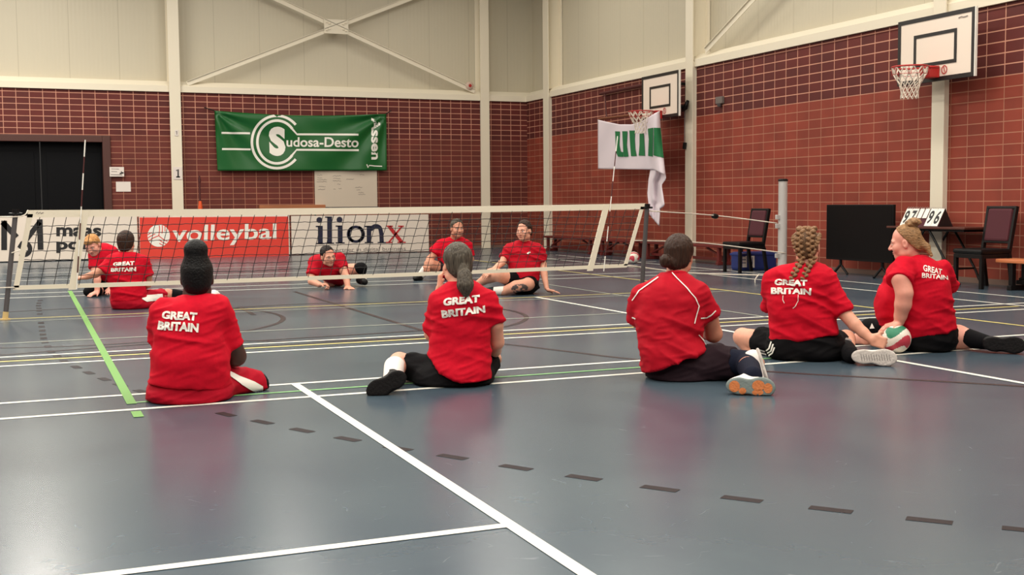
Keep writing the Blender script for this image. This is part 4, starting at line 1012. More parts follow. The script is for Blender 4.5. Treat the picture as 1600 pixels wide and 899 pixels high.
class Head:
    def __init__(s, fig, px, py, dd, yaw, pitch=0, roll=0, sc=1.):
        """yaw 0 looks away from us, 90 to our right, 180 at us; pitch down positive"""
        s.c = fig.J(px, py, dd); s.s = sc; s.fig = fig
        a = math.radians(yaw); f = fig.g * math.cos(a) + fig.u * math.sin(a); r = np.cross(f, fig.up)
        p = math.radians(pitch); f2 = f * math.cos(p) - fig.up * math.sin(p); u2 = np.cross(r, f2)
        q = math.radians(roll); r3 = r * math.cos(q) + u2 * math.sin(q); u3 = -r * math.sin(q) + u2 * math.cos(q)
        s.A = np.array([r3, f2, u3])
    def w(s, x, y, z): return s.c + (np.array([x, y, z]) * s.s) @ s.A
    def loc(s, P): return ((P - s.c) @ s.A.T) / s.s
    def build(s, Fd, neck_to=None, neck_r=.056):
        k = s.s; e = lambda c, r, kk=.02, op='u': Fd.ell(s.w(*c), np.array(r) * k, s.A, kk * k, op)
        e((0, -.012, .035), (.076, .096, .088)); e((0, .026, -.04), (.060, .066, .078), .03); e((0, .060, -.092), (.032, .03, .024), .03)
        for x in (-1, 1): e((x * .042, .058, -.03), (.028, .03, .03), .03); e((x * .05, .01, -.075), (.02, .035, .02), .03)
        e((0, .074, .02), (.056, .02, .016), .02)
        Fd.cone(s.w(0, .088, .01), s.w(0, .112, -.028), .009 * k, .0135 * k, .012 * k)
        for x in (-1, 1): e((x * .013, .1, -.031), (.009, .011, .008), .006)
        for x in (-1, 1): e((x * .032, .094, .002), (.018, .012, .011), .012, 's')
        for x in (-1, 1): e((x * .032, .078, .001), (.0135, .0125, .0125), .002)
        e((0, .089, -.058), (.023, .0125, .006), .005); e((0, .088, -.068), (.019, .0125, .007), .005); e((0, .102, -.0635), (.019, .012, .0018), .003, 's')
        for x in (-1, 1):
            e((x * .079, -.008, -.008), (.010, .019, .031), .008); e((x * .088, -.004, -.004), (.006, .009, .016), .006, 's')
        if neck_to is not None: Fd.cone(s.w(0, -.018, -.05), neck_to, neck_r * k, neck_r * 1.12 * k, .03)
    def paint(s, P, C, brow=(.05, .03, .02), lip=(.42, .12, .10), eye=(.03, .04, .06)):
        L = s.loc(P); x, y, z = L[:, 0], L[:, 1], L[:, 2]; near = (np.abs(L) < .2).all(1)
        def blend(m, c, f=1.): C[m] = C[m] * (1 - f) + np.array(c) * f
        blend(near & (y > .06) & (np.abs(np.abs(x) - .045) < .022) & (np.abs(z + .025) < .02), (.62, .24, .18), .25)
        blend(near & (y > .072) & (np.hypot(x / .024, (z + .063) / .0125) < 1), lip, .7)
        for sx in (-1, 1):
            q = np.hypot((x - sx * .032) / .0135, (z - .001) / .0058) < 1
            blend(near & (y > .07) & q, (.72, .68, .64)); blend(near & (y > .07) & (np.hypot(x - sx * .032, z - .001) < .0056), eye)
            blend(near & (y > .06) & (np.abs(z - .0095) < .0022) & (np.abs(x - sx * .032) < .014), (.08, .04, .03), .7)
            blend(near & (y > .055) & (np.hypot((x - sx * .034) / .021, (z - .024 + 4 * (np.abs(x) - .034) ** 2) / .0045) < 1), brow, .75)
    def hair(s, infl=.012, front=(.055, .075), nape=-.07, k=.02, side=.0):
        """cap of hair: skull shell kept behind a hairline"""
        Fd = Field(); q = s.s
        Fd.ell(s.w(0, -.014, .036), np.array([.076 + infl, .096 + infl, .088 + infl]) * q, s.A, 0); Fd.ell(s.w(0, -.04, -.03), np.array([.066 + infl * .7, .06 + infl, .075]) * q, s.A, .03 * q)
        n = np.array([0, .82, -.57]) @ s.A
        Fd.cut(s.w(0, front[0], front[1]), n, .012 * q)
        Fd.cut(s.w(0, 0, nape), np.array([0, .25, -1.]) @ s.A, .015 * q)
        return Fd

def hand(Fd, w, d, n, s=1., curl=.35, thumb=1, spread=.06, k=.006):
    """palm and five bent fingers: w wrist, d finger direction, n palm side (fingers curl towards it), thumb = +1/-1 side"""
    d = unit(d); n = unit(n - d * (np.dot(n, d))); sd = np.cross(d, n); w = np.array(w)
    Fd.box(w + d * .048 * s, np.array([.048, .041, .0145]) * s, (d, sd, n), .013 * s, .02 * s)
    Fd.ell(w + d * .03 * s + sd * thumb * .03 * s + n * .008 * s, np.array([.034, .018, .018]) * s, (d, sd, n), .015 * s)
    ln = (.070, .080, .075, .058)
    for i in range(4):
        q = (1.5 - i) * thumb
        b = w + d * (.088 - .004 * abs(q)) * s + sd * q * .0205 * s; dd = unit(d + sd * q * spread); a = 0; r = .0092 * s
        for j, fr in enumerate((.45, .32, .25)):
            a += curl * (.9 if j == 0 else 1.15); v = dd * math.cos(a) + n * math.sin(a); e = b + v * ln[i] * fr * s
            Fd.cone(b, e, r, r * .92, k * s if j else .01 * s); b = e; r *= .92
    b = w + d * .022 * s + sd * thumb * .036 * s; v = unit(d * .62 + sd * thumb * .75 + n * .35)
    e = b + v * .036 * s; Fd.cone(b, e, .0125 * s, .0105 * s, .012 * s); v = unit(d * .85 + sd * thumb * .25 + n * (.3 + .5 * curl)); e2 = e + v * .03 * s; Fd.cone(e, e2, .0105 * s, .0088 * s, .004 * s)
def limb(Fd, pts, k=.02):
    for i, ((a, ra), (b, rb)) in enumerate(zip(pts[:-1], pts[1:])): Fd.cone(a, b, ra, rb, k if i == 0 else .012)
    return Fd
def mkcols(fig, base, heads=(), **kw):
    def f(P):
        C = np.tile(np.array(base[:3]), (len(P), 1)); nz = vnoise(P * 9 + 3)
        C *= (.95 + .1 * nz)[:, None]
        for h in heads: h.paint(P, C, **kw)
        if 'fn' in fig.__dict__: fig.fn(P, C)
        return C
    return f
def shoe(fig, name, c, ax, nrm, L=.27, W=.10, T=.07, upper='shoe_black', sole='sole_black', parent=None, label=None, ank=None, sole_label=None):
    """a sports shoe lying with its sole facing nrm; ax runs heel -> toe"""
    ax = unit(ax); nrm = unit(nrm - ax * np.dot(nrm, ax)); sd = np.cross(ax, nrm); A = (ax, sd, nrm); c = np.array(c); p = c - nrm * T * .45
    U = Field(); U.ell(p + ax * L * .22, (L * .28, W * .5, T * .5), A, .01); U.ell(p - ax * L * .25, (L * .24, W * .42, T * .62), A, .03); U.ell(p - ax * L * .02 - nrm * T * .1, (L * .3, W * .4, T * .6), A, .03)
    if ank is not None: U.cone(p - ax * L * .22 - nrm * T * .3, ank, .045, .043, .03)
    U.cut(c - nrm * .006, nrm)
    o = fig.layer(name, U, upper, h=.006, label=label)
    So = Field(); q = c
    So.ell(q + ax * L * .23, (L * .27, W * .52, .02), A, 0); So.ell(q - ax * L * .27, (L * .23, W * .42, .02), A, .03); So.box(q, (L * .25, W * .33, .011), A, .01, .03)
    So.cut(q + nrm * .009, nrm, .008); So.cut(q - nrm * .014, -nrm)
    s = fig.layer('sole', So, sole, h=.005, label=sole_label, parent=o); fig.sole_src = fig.last
    return o, s
def sole_print(fig, sole, vf, m, label=None, mx=3., lift=.002):
    return wrap('tread', vf, bvh_of(*fig.sole_src), M[m], sole, mx, lift, label)
GB = lambda q1, q2, b=.05: words([('GREAT',) + tuple(q1) + (b,), ('BRITAIN',) + tuple(q2) + (b,)])
FOLD = [(.010, 3.2, 4, 15, .22), (.0045, 7, 9, 30, -.3)]
FOLD2 = [(.012, 3, 4, 13, .5), (.005, 8, 8, 26, -.2)]
# ---- 1: woman with black bun, far left front
def person1():
    f = Fig(300, 632, 'person with tall black hair bun in red shirt and shorts, sitting front left'); J = f.J
    R = f.rows([(459, 289, 324, .20, .065), (464, 275, 335, .20, .085), (470, 262, 345, .20, .11), (482, 249, 351, .19, .14), (500, 244, 350, .18, .16), (534, 245, 347, .17, .175), (560, 243, 351, .17, .19), (585, 235, 357, .18, .21), (603, 231, 359, .19, .22), (615, 231, 359, .2, .22)])
    H_ = Head(f, 308, 434, .22, 4, 0, 0, 1.05)
    B = Field(); B.loft(R[1:], f.g, .03, -.02); H_.build(B, J(307, 463, .2), .062)
    limb(B, [(J(344, 484, .2), .06), (J(361, 535, .23), .06), (J(369, 557, .28), .056)], .03); limb(B, [(J(369, 557, .28), .054), (J(340, 540, .5), .042), (J(318, 532, .58), .032)])
    limb(B, [(J(252, 484, .2), .055), (J(251, 535, .32), .052), (J(285, 540, .55), .034)], .03)
    hand(B, J(316, 531, .585), f.dirv(-.8, .4, .2), f.dirv(0, -.3, -1), 1, .6, 1); hand(B, J(287, 539, .56), f.dirv(.8, .3, .2), f.dirv(0, -.3, -1), 1, .6, -1)
    limb(B, [(J(330, 608, .3), .1), (J(396, 602, .5), .07), (J(340, 612, .72), .055), (J(290, 622, .78), .04)], .02); limb(B, [(J(270, 608, .3), .1), (J(256, 604, .62), .065), (J(300, 617, .68), .05)], .02)
    f.body(B, mkcols(f, SKIN['dark'], [H_], lip=(.1, .03, .03)), [(H_.c, (.13, .15, .17), .0055)])
    S = Field(); S.loft(R, f.g, .03, .004, rd=.03); S.cone(J(341, 483, .2), J(362, 541, .235), .068, .074, .05, True); S.cone(J(254, 485, .2), J(250, 532, .3), .065, .07, .05, True)
    S.cut(J(290, 602, .2), f.dirv(-.12, -.06, -1)); S.ell(J(296, 560, .16), (.2, .19, .12), (f.u, f.g, f.up), .05)
    sh = f.layer('shirt', S, 'shirt_red', folds=FOLD); f.decal_src = f.last
    f.decal('lettering', GB(((255, 486.5), (308.5, 489), (307, 502.5), (253.5, 499)), ((249, 502), (310.5, 506), (309.5, 520), (247, 515.5))), 'print_white', sh)
    T = Field(); T.loft(f.rows([(590, 237, 353, .2, .2), (606, 232, 362, .2, .22), (622, 234, 362, .2, .22), (634, 250, 350, .2, .19), (640, 268, 330, .2, .15)]), f.g, .03, .006, rd=.05)
    T.cone(J(330, 602, .28), J(405, 602, .42), .125, .08, .05, True); T.cone(J(268, 604, .3), J(256, 600, .62), .11, .08, .05)
    so = f.layer('shorts', T, 'short_red', folds=FOLD); f.decal_src = f.last
    f.decal('side_stripe', polys([[(347, 581), (358, 580.5), (378, 590), (397, 597), (410, 604), (411, 618), (398, 613), (378, 602), (362, 591)]]), 'print_white', so, label='white side stripe')
    C = Field(); C.cone(J(399, 602, .40), J(407, 602, .43), .072, .072, .0, True, True); f.layer('knee_band', C, 'kneepad', label='black band at the shorts hem')
    Hf = H_.hair(.010, (.05, .075), -.085); Hf.ell(H_.w(0, -.045, .15), np.array([.066, .064, .062]), H_.A, .012); Hf.ell(H_.w(0, -.04, .10), np.array([.066, .068, .05]), H_.A, .02)
    f.layer('hair', Hf, 'hair_black', h=.006)
person1()

# ---- 2: grey ponytail
def person2():
    f = Fig(712, 606, 'person with grey ponytail in red shirt and black shorts, sitting front and centre'); J = f.J
    R = f.rows([(440, 700, 738, .16, .06), (446, 690, 750, .16, .085), (453, 682, 759, .16, .105), (463, 675, 767, .155, .12), (480, 673, 768, .15, .13), (515, 676, 767, .15, .13), (540, 672, 766, .15, .135), (560, 666, 766, .15, .16), (580, 670, 768, .15, .195), (605, 690, 766, .15, .215)])
    H_ = Head(f, 714, 413, .2, -22, 4, 0, .98)
    B = Field(); B.loft(R[1:8], f.g, .03, -.035); H_.build(B, J(716, 446, .16), .053)
    limb(B, [(J(763, 471, .15), .042), (J(775, 508, .16), .043), (J(777, 535, .21), .04)], .03); limb(B, [(J(777, 535, .21), .04), (J(774, 548, .33), .036), (J(771, 556, .42), .027)])
    hand(B, J(771, 557, .42), f.dirv(-.3, .8, -.25), f.dirv(0, .2, -1), .95, .35, -1)
    limb(B, [(J(684, 468, .15), .045), (J(674, 522, .24), .042), (J(677, 505, .36), .037), (J(687, 452, .40), .026)], .025)
    hand(B, J(687, 451, .40), f.dirv(.05, .15, 1), f.dirv(1, .1, -.1), .92, .75, 1)
    limb(B, [(J(684, 588, .22), .09), (J(624, 567, .34), .064), (J(612, 590, -.1), .042)], .02); limb(B, [(J(745, 588, .22), .09), (J(768, 561, .52), .06), (J(740, 590, .6), .05), (J(690, 595, .62), .04)], .02)
    f.body(B, mkcols(f, SKIN['light'], [H_]), [(H_.c, (.13, .15, .17), .005), (J(690, 444, .4), (.09, .09, .12), .0045)])
    S = Field(); S.loft(R, f.g, .03, .004); S.cone(J(763, 468, .155), J(774, 505, .16), .06, .057, .04, True); S.cone(J(685, 469, .155), J(675, 519, .22), .054, .056, .04, True)
    S.cut(J(677, 569, .0), f.dirv(-.78, 0, -.63)); S.cut(J(704, 591, -.03), f.dirv(-.41, 0, -.91)); S.cut(J(730, 598.5, -.05), f.dirv(.03, 0, -1))
    sh = f.layer('shirt', S, 'shirt_red', folds=FOLD); f.decal_src = f.last
    f.decal('lettering', GB(((693.5, 467), (749, 461.5), (748.5, 473), (693, 478.5)), ((690, 485.5), (757, 477.5), (757.5, 489), (691.5, 497))), 'print_white', sh)
    T = Field(); T.loft(f.rows([(568, 662, 766, .16, .13), (585, 650, 770, .17, .165), (600, 648, 770, .17, .18), (610, 665, 755, .17, .16), (614, 690, 735, .17, .12)]), f.g, .03, .004, rd=.05)
    T.cone(J(684, 584, .2), J(637, 570, .30), .112, .082, .04, True); T.cone(J(742, 585, .22), J(766, 566, .42), .105, .07, .04, True)
    f.layer('shorts', T, 'short_black', folds=FOLD)
    K = Field(); K.cone(J(617, 573, .2), J(612, 592, -.1), .066, .05, .01, False, True); f.layer('sock', K, 'sock_white', h=.006, label='white sock')
    shoe(f, 'shoe', J(604, 602, -.24), f.dirv(-.88, -.1, -.47), f.dirv(.1, -1, .15), .25, .115, .085, ank=J(613, 588, -.08))
    Hf = H_.hair(.011, (.045, .07), -.075); t0 = H_.w(0, -.098, -.035)
    Hf.cone(t0, J(726, 433, .05), .03, .034, .025); Hf.cone(J(726, 433, .05), J(727, 446, .03), .038, .042, .03); Hf.cone(J(727, 446, .03), J(728, 458, .03), .042, .022, .03)
    f.layer('hair', Hf, 'hair_grey', h=.005, folds=[(.003, 90, 90, 8, 0), (.002, 160, 160, 10, 0)])
    tb = Field(); tb.ell(J(724, 429, .065), (.03, .03, .013), (f.u, f.dirv(0, 1, .3), f.dirv(0, -.3, 1)), 0); f.layer('hair_tie', tb, 'kneepad', h=.005)
person2()

# ---- 3: dark red shirt with white piping
def person3():
    f = Fig(1065, 598, 'person with low brown hair knot in piped red shirt and dark plum trousers'); J = f.J
    R = f.rows([(427, 1040, 1074, .21, .065), (433, 1026, 1083, .21, .09), (440, 1012, 1090, .21, .12), (450, 1002, 1096, .2, .14), (465, 996, 1099, .19, .16), (500, 995, 1097, .18, .17), (530, 999, 1095, .17, .18), (551, 1000, 1106, .17, .2), (575, 1003, 1118, .18, .225), (596, 1010, 1116, .18, .235)])
    H_ = Head(f, 1061, 400, .26, 14, 6, 0, 1.0)
    B = Field(); B.loft(R[1:8], f.g, .03, -.04); H_.build(B, J(1056, 431, .21), .058)
    limb(B, [(J(1090, 458, .2), .056), (J(1109, 500, .26), .053), (J(1115, 522, .31), .052)], .03); limb(B, [(J(1115, 522, .31), .052), (J(1100, 520, .45), .042), (J(1075, 515, .58), .03)])
    limb(B, [(J(1000, 460, .2), .055), (J(996, 500, .32), .05), (J(1030, 515, .56), .034)], .03)
    hand(B, J(1074, 515, .58), f.dirv(-.8, .3, .1), f.dirv(0, -.3, -1), 1, .5, 1); hand(B, J(1032, 515, .57), f.dirv(.8, .3, .1), f.dirv(0, -.3, -1), 1, .5, -1)
    limb(B, [(J(1090, 574, .25), .1), (J(1165, 567, .06), .064), (J(1176, 586, -.34), .044)], .02); limb(B, [(J(1050, 574, .3), .1), (J(1130, 560, .62), .065), (J(1184, 568, .12), .042)], .02)
    f.body(B, mkcols(f, SKIN['tan'], [H_]), [(H_.c, (.13, .15, .17), .005)])
    S = Field(); S.loft(R, f.g, .03, .004); S.cone(J(1087, 458, .2), J(1106, 494, .255), .07, .077, .05, True); S.cone(J(1002, 461, .2), J(997, 499, .3), .066, .068, .05, True)
    S.cut(J(1060, 566.5, .0), f.dirv(.37, 0, -1))
    sh = f.layer('shirt', S, 'shirt_dark_red', folds=FOLD2); f.decal_src = f.last
    pip = [([(1094, 497.5), (1103, 496.5), (1111, 492.5), (1117.5, 486)], 1.8), ([(988.5, 496), (994, 498.5)], 1.8), ([(1050, 427), (1058, 436), (1074, 452), (1086, 466), (1091.5, 479), (1088, 491), (1084.5, 506)], 1.5), ([(1091, 523), (1100, 535), (1107, 549)], 1.5), ([(1029, 434), (1012, 446), (999, 455), (988.5, 470)], 1.6)]
    for q_ in pip: f.decal('piping', strokes([q_], 1.4), 'print_white', sh, label='white piping')
    co = Field(); co.cone(J(1056.5, 430.5, .205), J(1056.5, 425.5, .21), .072, .067, 0, True, True); f.layer('collar', co, 'shirt_dark_red', h=.006)
    T = Field(); T.loft(f.rows([(550, 1004, 1104, .19, .15), (566, 1005, 1112, .19, .17), (580, 1008, 1118, .2, .19), (592, 1014, 1116, .2, .2), (600, 1030, 1100, .2, .16), (604, 1050, 1085, .2, .12)]), f.g, .03, .004, rd=.05)
    T.cone(J(1090, 572, .2), J(1148, 566, .1), .13, .09, .05, True); T.cone(J(1060, 572, .3), J(1120, 560, .6), .11, .09, .05)
    f.layer('trousers', T, 'short_plum', folds=FOLD)
    K = Field(); K.cone(J(1138, 566.5, .12), J(1165, 567, .06), .09, .07, .02); K.cone(J(1165, 567, .06), J(1168, 573, -.04), .07, .066, .02); f.layer('knee_pad', K, 'sock_navy', h=.006, label='navy knee pad')
    K = Field(); K.cone(J(1170, 575, -.1), J(1176, 587, -.34), .068, .055, .01, False, True); f.layer('sock', K, 'sock_navy', h=.006, label='navy sock')
    s_, so = shoe(f, 'shoe', J(1173, 604.5, -.44), f.dirv(1, -.02, -.05), f.dirv(0, -1, .12), .275, .11, .085, 'shoe_white', 'sole_teal', ank=J(1174, 590, -.34), sole_label='teal-grey sole with orange pads', label='white shoe with sole turned to us')
    pads = [arc(1147.5, 604, 8.5, 9, 0, 360, 20)[:-1], arc(1160, 611, 6, 5, 0, 360, 14)[:-1], arc(1185, 603, 10, 8.5, 0, 360, 20)[:-1], arc(1200, 607, 7, 8, 0, 360, 16)[:-1], arc(1184, 613.5, 9, 4.5, 0, 360, 16)[:-1]]
    sole_print(f, so, polys(pads), 'sole_orange', label='orange tread pads')
    s2, so2 = shoe(f, 'shoe', J(1192, 575, .0), f.dirv(.25, -.3, -.9), f.dirv(1, .1, .2), .25, .1, .09, 'shoe_white', 'sole_grey', ank=J(1184, 567, .1), label='white shoe standing behind')
    Hf = H_.hair(.013, (.05, .075), -.09)
    Hf.ell(J(1039.5, 408, .15), (.033, .032, .04), (f.u, f.g, f.up), .006); Hf.cone(J(1054, 413, .18), J(1042, 408, .15), .04, .024, .015)
    f.layer('hair', Hf, 'hair_brown', h=.005, folds=[(.003, 80, 80, 9, .3), (.002, 150, 150, 12, .3)])
person3()

# ---- 4: two braids
def person4():
    f = Fig(1262, 566, 'person with two blond braids in red shirt, one fist resting against the ball'); J = f.J
    R = f.rows([(411, 1247, 1277, .17, .06), (416, 1225, 1289, .17, .085), (421, 1212, 1294, .165, .11), (430, 1203, 1298, .16, .13), (450, 1200, 1296, .15, .14), (470, 1201, 1293, .15, .15), (500, 1204, 1301, .15, .16), (520, 1204, 1307, .16, .17), (540, 1206, 1305, .17, .17)])
    H_ = Head(f, 1261, 386, .2, 8, 4, 0, 1.0)
    B = Field(); B.loft(R[1:], f.g, .03, -.02); H_.build(B, J(1261, 416, .165), .055)
    limb(B, [(J(1294, 440, .15), .05), (J(1318, 488, .12), .047), (J(1336, 508, .08), .043), (J(1349, 520, .06), .036), (J(1361, 530, .04), .028)], .03)
    hand(B, J(1362, 531, .04), f.dirv(.92, .1, -.28), f.dirv(.15, 1, -.2), .98, 1.15, 1)
    limb(B, [(J(1207, 440, .15), .05), (J(1206, 480, .36), .045), (J(1215, 505, .56), .03)], .03); hand(B, J(1215, 506, .56), f.dirv(.2, .8, -.3), f.dirv(0, 0, -1), 1, .3, 1)
    limb(B, [(J(1228, 540, .26), .088), (J(1160, 527, .52), .066), (J(1176, 548, .48), .058), (J(1250, 562, .62), .042)], .025)
    limb(B, [(J(1292, 540, .26), .1), (J(1322, 530, .72), .066), (J(1326, 552, .12), .042)], .02)
    f.body(B, mkcols(f, SKIN['light'], [H_]), [(H_.c, (.13, .15, .17), .0055), (J(1377, 536, .05), (.1, .1, .1), .004)])
    S = Field(); S.loft(R, f.g, .03, .004); S.cone(J(1290, 438, .155), J(1317, 488, .12), .066, .066, .05, True); S.cone(J(1208, 439, .155), J(1204, 478, .33), .06, .066, .05, True)
    S.cut(J(1255, 526.5, .16), f.dirv(.13, 0, -1))
    sh = f.layer('shirt', S, 'shirt_red', folds=FOLD2); f.decal_src = f.last
    f.decal('lettering', GB(((1211.5, 436.5), (1261.5, 437.5), (1261, 447.5), (1210.5, 446)), ((1205.5, 449.5), (1267.5, 451), (1267, 461), (1205.5, 459.5))), 'print_white', sh)
    f.decal('drawn_lines', strokes([[(1224, 462), (1223.5, 469), (1226, 474)], [(1247, 461), (1247, 470), (1243, 478), (1239, 482)]], 1), 'print_white', sh, label='faint pale lines under the lettering')
    T = Field(); T.loft(f.rows([(518, 1202, 1308, .18, .18), (535, 1199, 1316, .19, .2), (553, 1201, 1317, .19, .2), (566, 1215, 1305, .19, .17), (572, 1240, 1285, .19, .12)]), f.g, .03, .004, rd=.05)
    T.cone(J(1228, 543, .26), J(1186, 533.5, .43), .112, .096, .04, True); T.cone(J(1290, 543, .26), J(1310, 536, .5), .11, .09, .04, True)
    so = f.layer('shorts', T, 'short_black', folds=FOLD); f.decal_src = f.last
    f.decal('side_stripes', strokes([[(1187.5, 546.5), (1196, 549), (1202.5, 545), (1206, 534)], [(1188.5, 551), (1198, 553.5), (1205.5, 548.5), (1209, 538)], [(1191.5, 556), (1200, 557.5), (1207.5, 552), (1211, 543)]], 2.2), 'print_white', so, label='three white side stripes')
    K = Field(); K.cone(J(1321, 546, .34), J(1330, 555, -.02), .068, .055, .01, False, True); f.layer('sock', K, 'sock_black', h=.006, label='black sock')
    K = Field(); K.cone(J(1319, 541.5, .4), J(1320.5, 545.5, .34), .068, .068, .0, True, True); f.layer('sock_cuff', K, 'sock_grey', h=.006, label='grey sock cuff')
    s_, so = shoe(f, 'shoe', J(1366, 558.5, -.12), f.dirv(1, .0, -.03), f.dirv(0, -1, .15), .29, .11, .085, 'shoe_white', 'sole_grey', label='white shoe', sole_label='pale patterned sole')
    sole_print(f, so, strokes([[(1345 + k * 4, 553.5 + (k % 2)), (1347 + k * 4, 564)] for k in range(12)], .8), 'sock_grey')
    Hf = H_.hair(.007, (.05, .075), -.075); f.layer('hair', Hf, 'hair_braid_cap', h=.0055)
    def braid(pts, r):
        Hf = Field()
        P = smooth(pts, 12); acc = [P[0]]
        for q in P[1:]:
            if np.linalg.norm(q - acc[-1]) > r * .55: acc.append(q)
        P = acc
        for i, q in enumerate(P):
            k = r * (1 - .35 * i / len(P)); o_ = f.u * (.5 * k if i % 2 else -.5 * k); Hf.ell(q + o_, (k * .86, k * .82, k * .6), (f.dirv(1, 0, .5 if i % 2 else -.5), f.g, f.dirv(-.5 if i % 2 else .5, 0, 1)), .002)
        f.layer('braid', Hf, 'hair_braid', h=.0045, folds=[(.0015, 90, 90, 90, .5)])
    for sx, pts in ((-1, [H_.w(-.025, .05, .118), H_.w(-.032, -.05, .122), H_.w(-.036, -.098, .06), H_.w(-.034, -.104, -.01), J(1252, 405, .1), J(1246.5, 418, .055), J(1241, 428, .03), J(1238, 437, .02)]), (1, [H_.w(.025, .05, .118), H_.w(.032, -.05, .122), H_.w(.036, -.098, .06), H_.w(.036, -.104, -.01), J(1270, 405, .1), J(1263, 418, .055), J(1259, 428, .03), J(1255.5, 437, .02)])): braid(pts, .029)
    for sx in (-1, 1): braid([H_.w(sx * .062, .03, .09), H_.w(sx * .078, -.05, .06), H_.w(sx * .066, -.09, 0), H_.w(sx * .045, -.1, -.05)], .021)
person4()

# ---- 5: bun, looking left, hand on ball
def person5():
    f = Fig(1450, 551, 'person with blond bun turned in profile, one hand pressed on the ball'); J = f.J
    R = f.rows([(402, 1412, 1450, .14, .07, -30), (407, 1402, 1460, .14, .095, -30), (414, 1394, 1468, .14, .12, -30), (424, 1388, 1476, .14, .14, -28), (440, 1381, 1483, .14, .16, -25), (455, 1377, 1485, .14, .17, -22), (472, 1373, 1485, .14, .19, -18), (490, 1373, 1488, .15, .2, -12), (508, 1380, 1492, .16, .21, -8), (528, 1396, 1493, .17, .2, 0)])
    H_ = Head(f, 1415, 379, .12, -82, 10, 3, 1.02)
    B = Field(); B.loft(R[1:], f.g, .03, -.035); H_.build(B, J(1424, 408, .15), .06)
    limb(B, [(J(1409, 420, -.02), .062), (J(1408, 436, -.10), .068), (J(1413, 458, -.12), .06), (J(1411, 476, -.11), .058), (J(1407, 494, -.085), .044), (J(1405, 503, -.08), .036)], .03)
    hand(B, J(1405, 505, -.085), f.dirv(-.9, -.05, -.3), f.dirv(-.25, .1, -1), 1.05, .28, 1, .1)
    limb(B, [(J(1473, 424, .2), .05), (J(1480, 452, .38), .046), (J(1470, 480, .55), .034)], .03); hand(B, J(1470, 481, .55), f.dirv(0, .4, -.9), f.dirv(-1, 0, 0), 1, .3, 1)
    limb(B, [(J(1465, 527, .22), .11), (J(1497, 527, .26), .088), (J(1515, 530, .22), .068), (J(1545, 536, .14), .042)], .03)
    limb(B, [(J(1425, 527, .28), .105), (J(1364, 516, .38), .074), (J(1350, 528, .36), .062), (J(1322, 540, .42), .042)], .025)
    f.body(B, mkcols(f, SKIN['pink'], [H_]), [(H_.c, (.15, .15, .17), .004), (J(1396, 510, -.09), (.12, .12, .1), .0045)])
    S = Field(); S.loft(R, f.g, .03, .004); S.cone(J(1413, 417, .01), J(1406, 441, -.11), .072, .09, .05, True); S.cone(J(1472, 422, .18), J(1482, 448, .36), .064, .068, .05, True)
    S.ell(J(1389, 474, .12), (.065, .13, .12), (f.u, f.g, f.up), .08)
    S.cut(J(1455, 519.5, .16), f.dirv(.17, 0, -1))
    sh = f.layer('shirt', S, 'shirt_red', folds=FOLD2); f.decal_src = f.last
    f.decal('lettering', GB(((1442.5, 414), (1471, 421.5), (1470.5, 430), (1443, 424)), ((1441, 426.5), (1479.5, 431.5), (1480.5, 438), (1440.5, 434)), .02), 'print_white', sh, mx=1.5)
    T = Field(); T.loft(f.rows([(507, 1390, 1489, .17, .19), (525, 1398, 1492, .17, .21), (540, 1403, 1490, .17, .2), (550, 1415, 1482, .17, .17), (556, 1432, 1465, .17, .12)]), f.g, .03, .004, rd=.05)
    T.cone(J(1462, 527, .22), J(1484, 527, .25), .12, .104, .04, True); T.cone(J(1425, 527, .28), J(1385, 519, .35), .115, .09, .04, True)
    f.layer('shorts', T, 'short_black', folds=FOLD)
    K = Field(); K.cone(J(1512, 529, .225), J(1545, 536, .14), .072, .05, .01, False, True); f.layer('sock', K, 'sock_black', h=.006, label='black sock')
    shoe(f, 'shoe', J(1569, 539, .06), f.dirv(1, -.05, -.02), f.dirv(0, -1, .1), .285, .115, .09, ank=J(1543, 535, .14))
    K = Field(); K.cone(J(1376, 517, .36), J(1360, 515, .38), .09, .08, .02); K.cone(J(1360, 515, .38), J(1352, 525, .365), .078, .07, .03, True)
    kp = f.layer('knee_pad', K, 'kneepad', h=.007, label='black knee pad'); f.decal_src = f.last
    f.decal('logo', polys([[(1359, 514), (1362.5, 506), (1367, 513.5)]]), 'print_white', kp, label='white triangle mark')
    K = Field(); K.cone(J(1330, 537, .4), J(1318, 542, .43), .055, .05, .01, False, True); f.layer('sock', K, 'sock_white', h=.007, label='pale sock')
    K = Field(); K.cone(J(1318, 541, .43), J(1305, 548, .46), .05, .04, .01); K.cone(J(1305, 548, .46), J(1290, 546, .62), .04, .035, .02); f.layer('shoe', K, 'shoe_white', h=.008, label='white shoe')
    Hf = H_.hair(.005, (.03, .085), -.065)
    b = H_.w(0, -.075, .13); Hf.ell(b, (.045, .045, .036), H_.A, .012)
    for k in range(7):
        a = k * 2 * math.pi / 7; Hf.ell(b + (np.array([math.cos(a) * .036, math.sin(a) * .036, .006 * (-1) ** k])) @ H_.A, (.022, .022, .016), H_.A, .006)
    Hf.cone(H_.w(0, -.095, -.01), J(1447, 386, .1), .028, .024, .03); Hf.cone(J(1447, 386, .1), J(1455, 399, .08), .024, .01, .02)
    f.layer('hair', Hf, 'hair_blond', h=.0045, folds=[(.002, 60, 60, 60, .9), (.0015, 120, 120, 120, 0)])
    return f
f5 = person5()
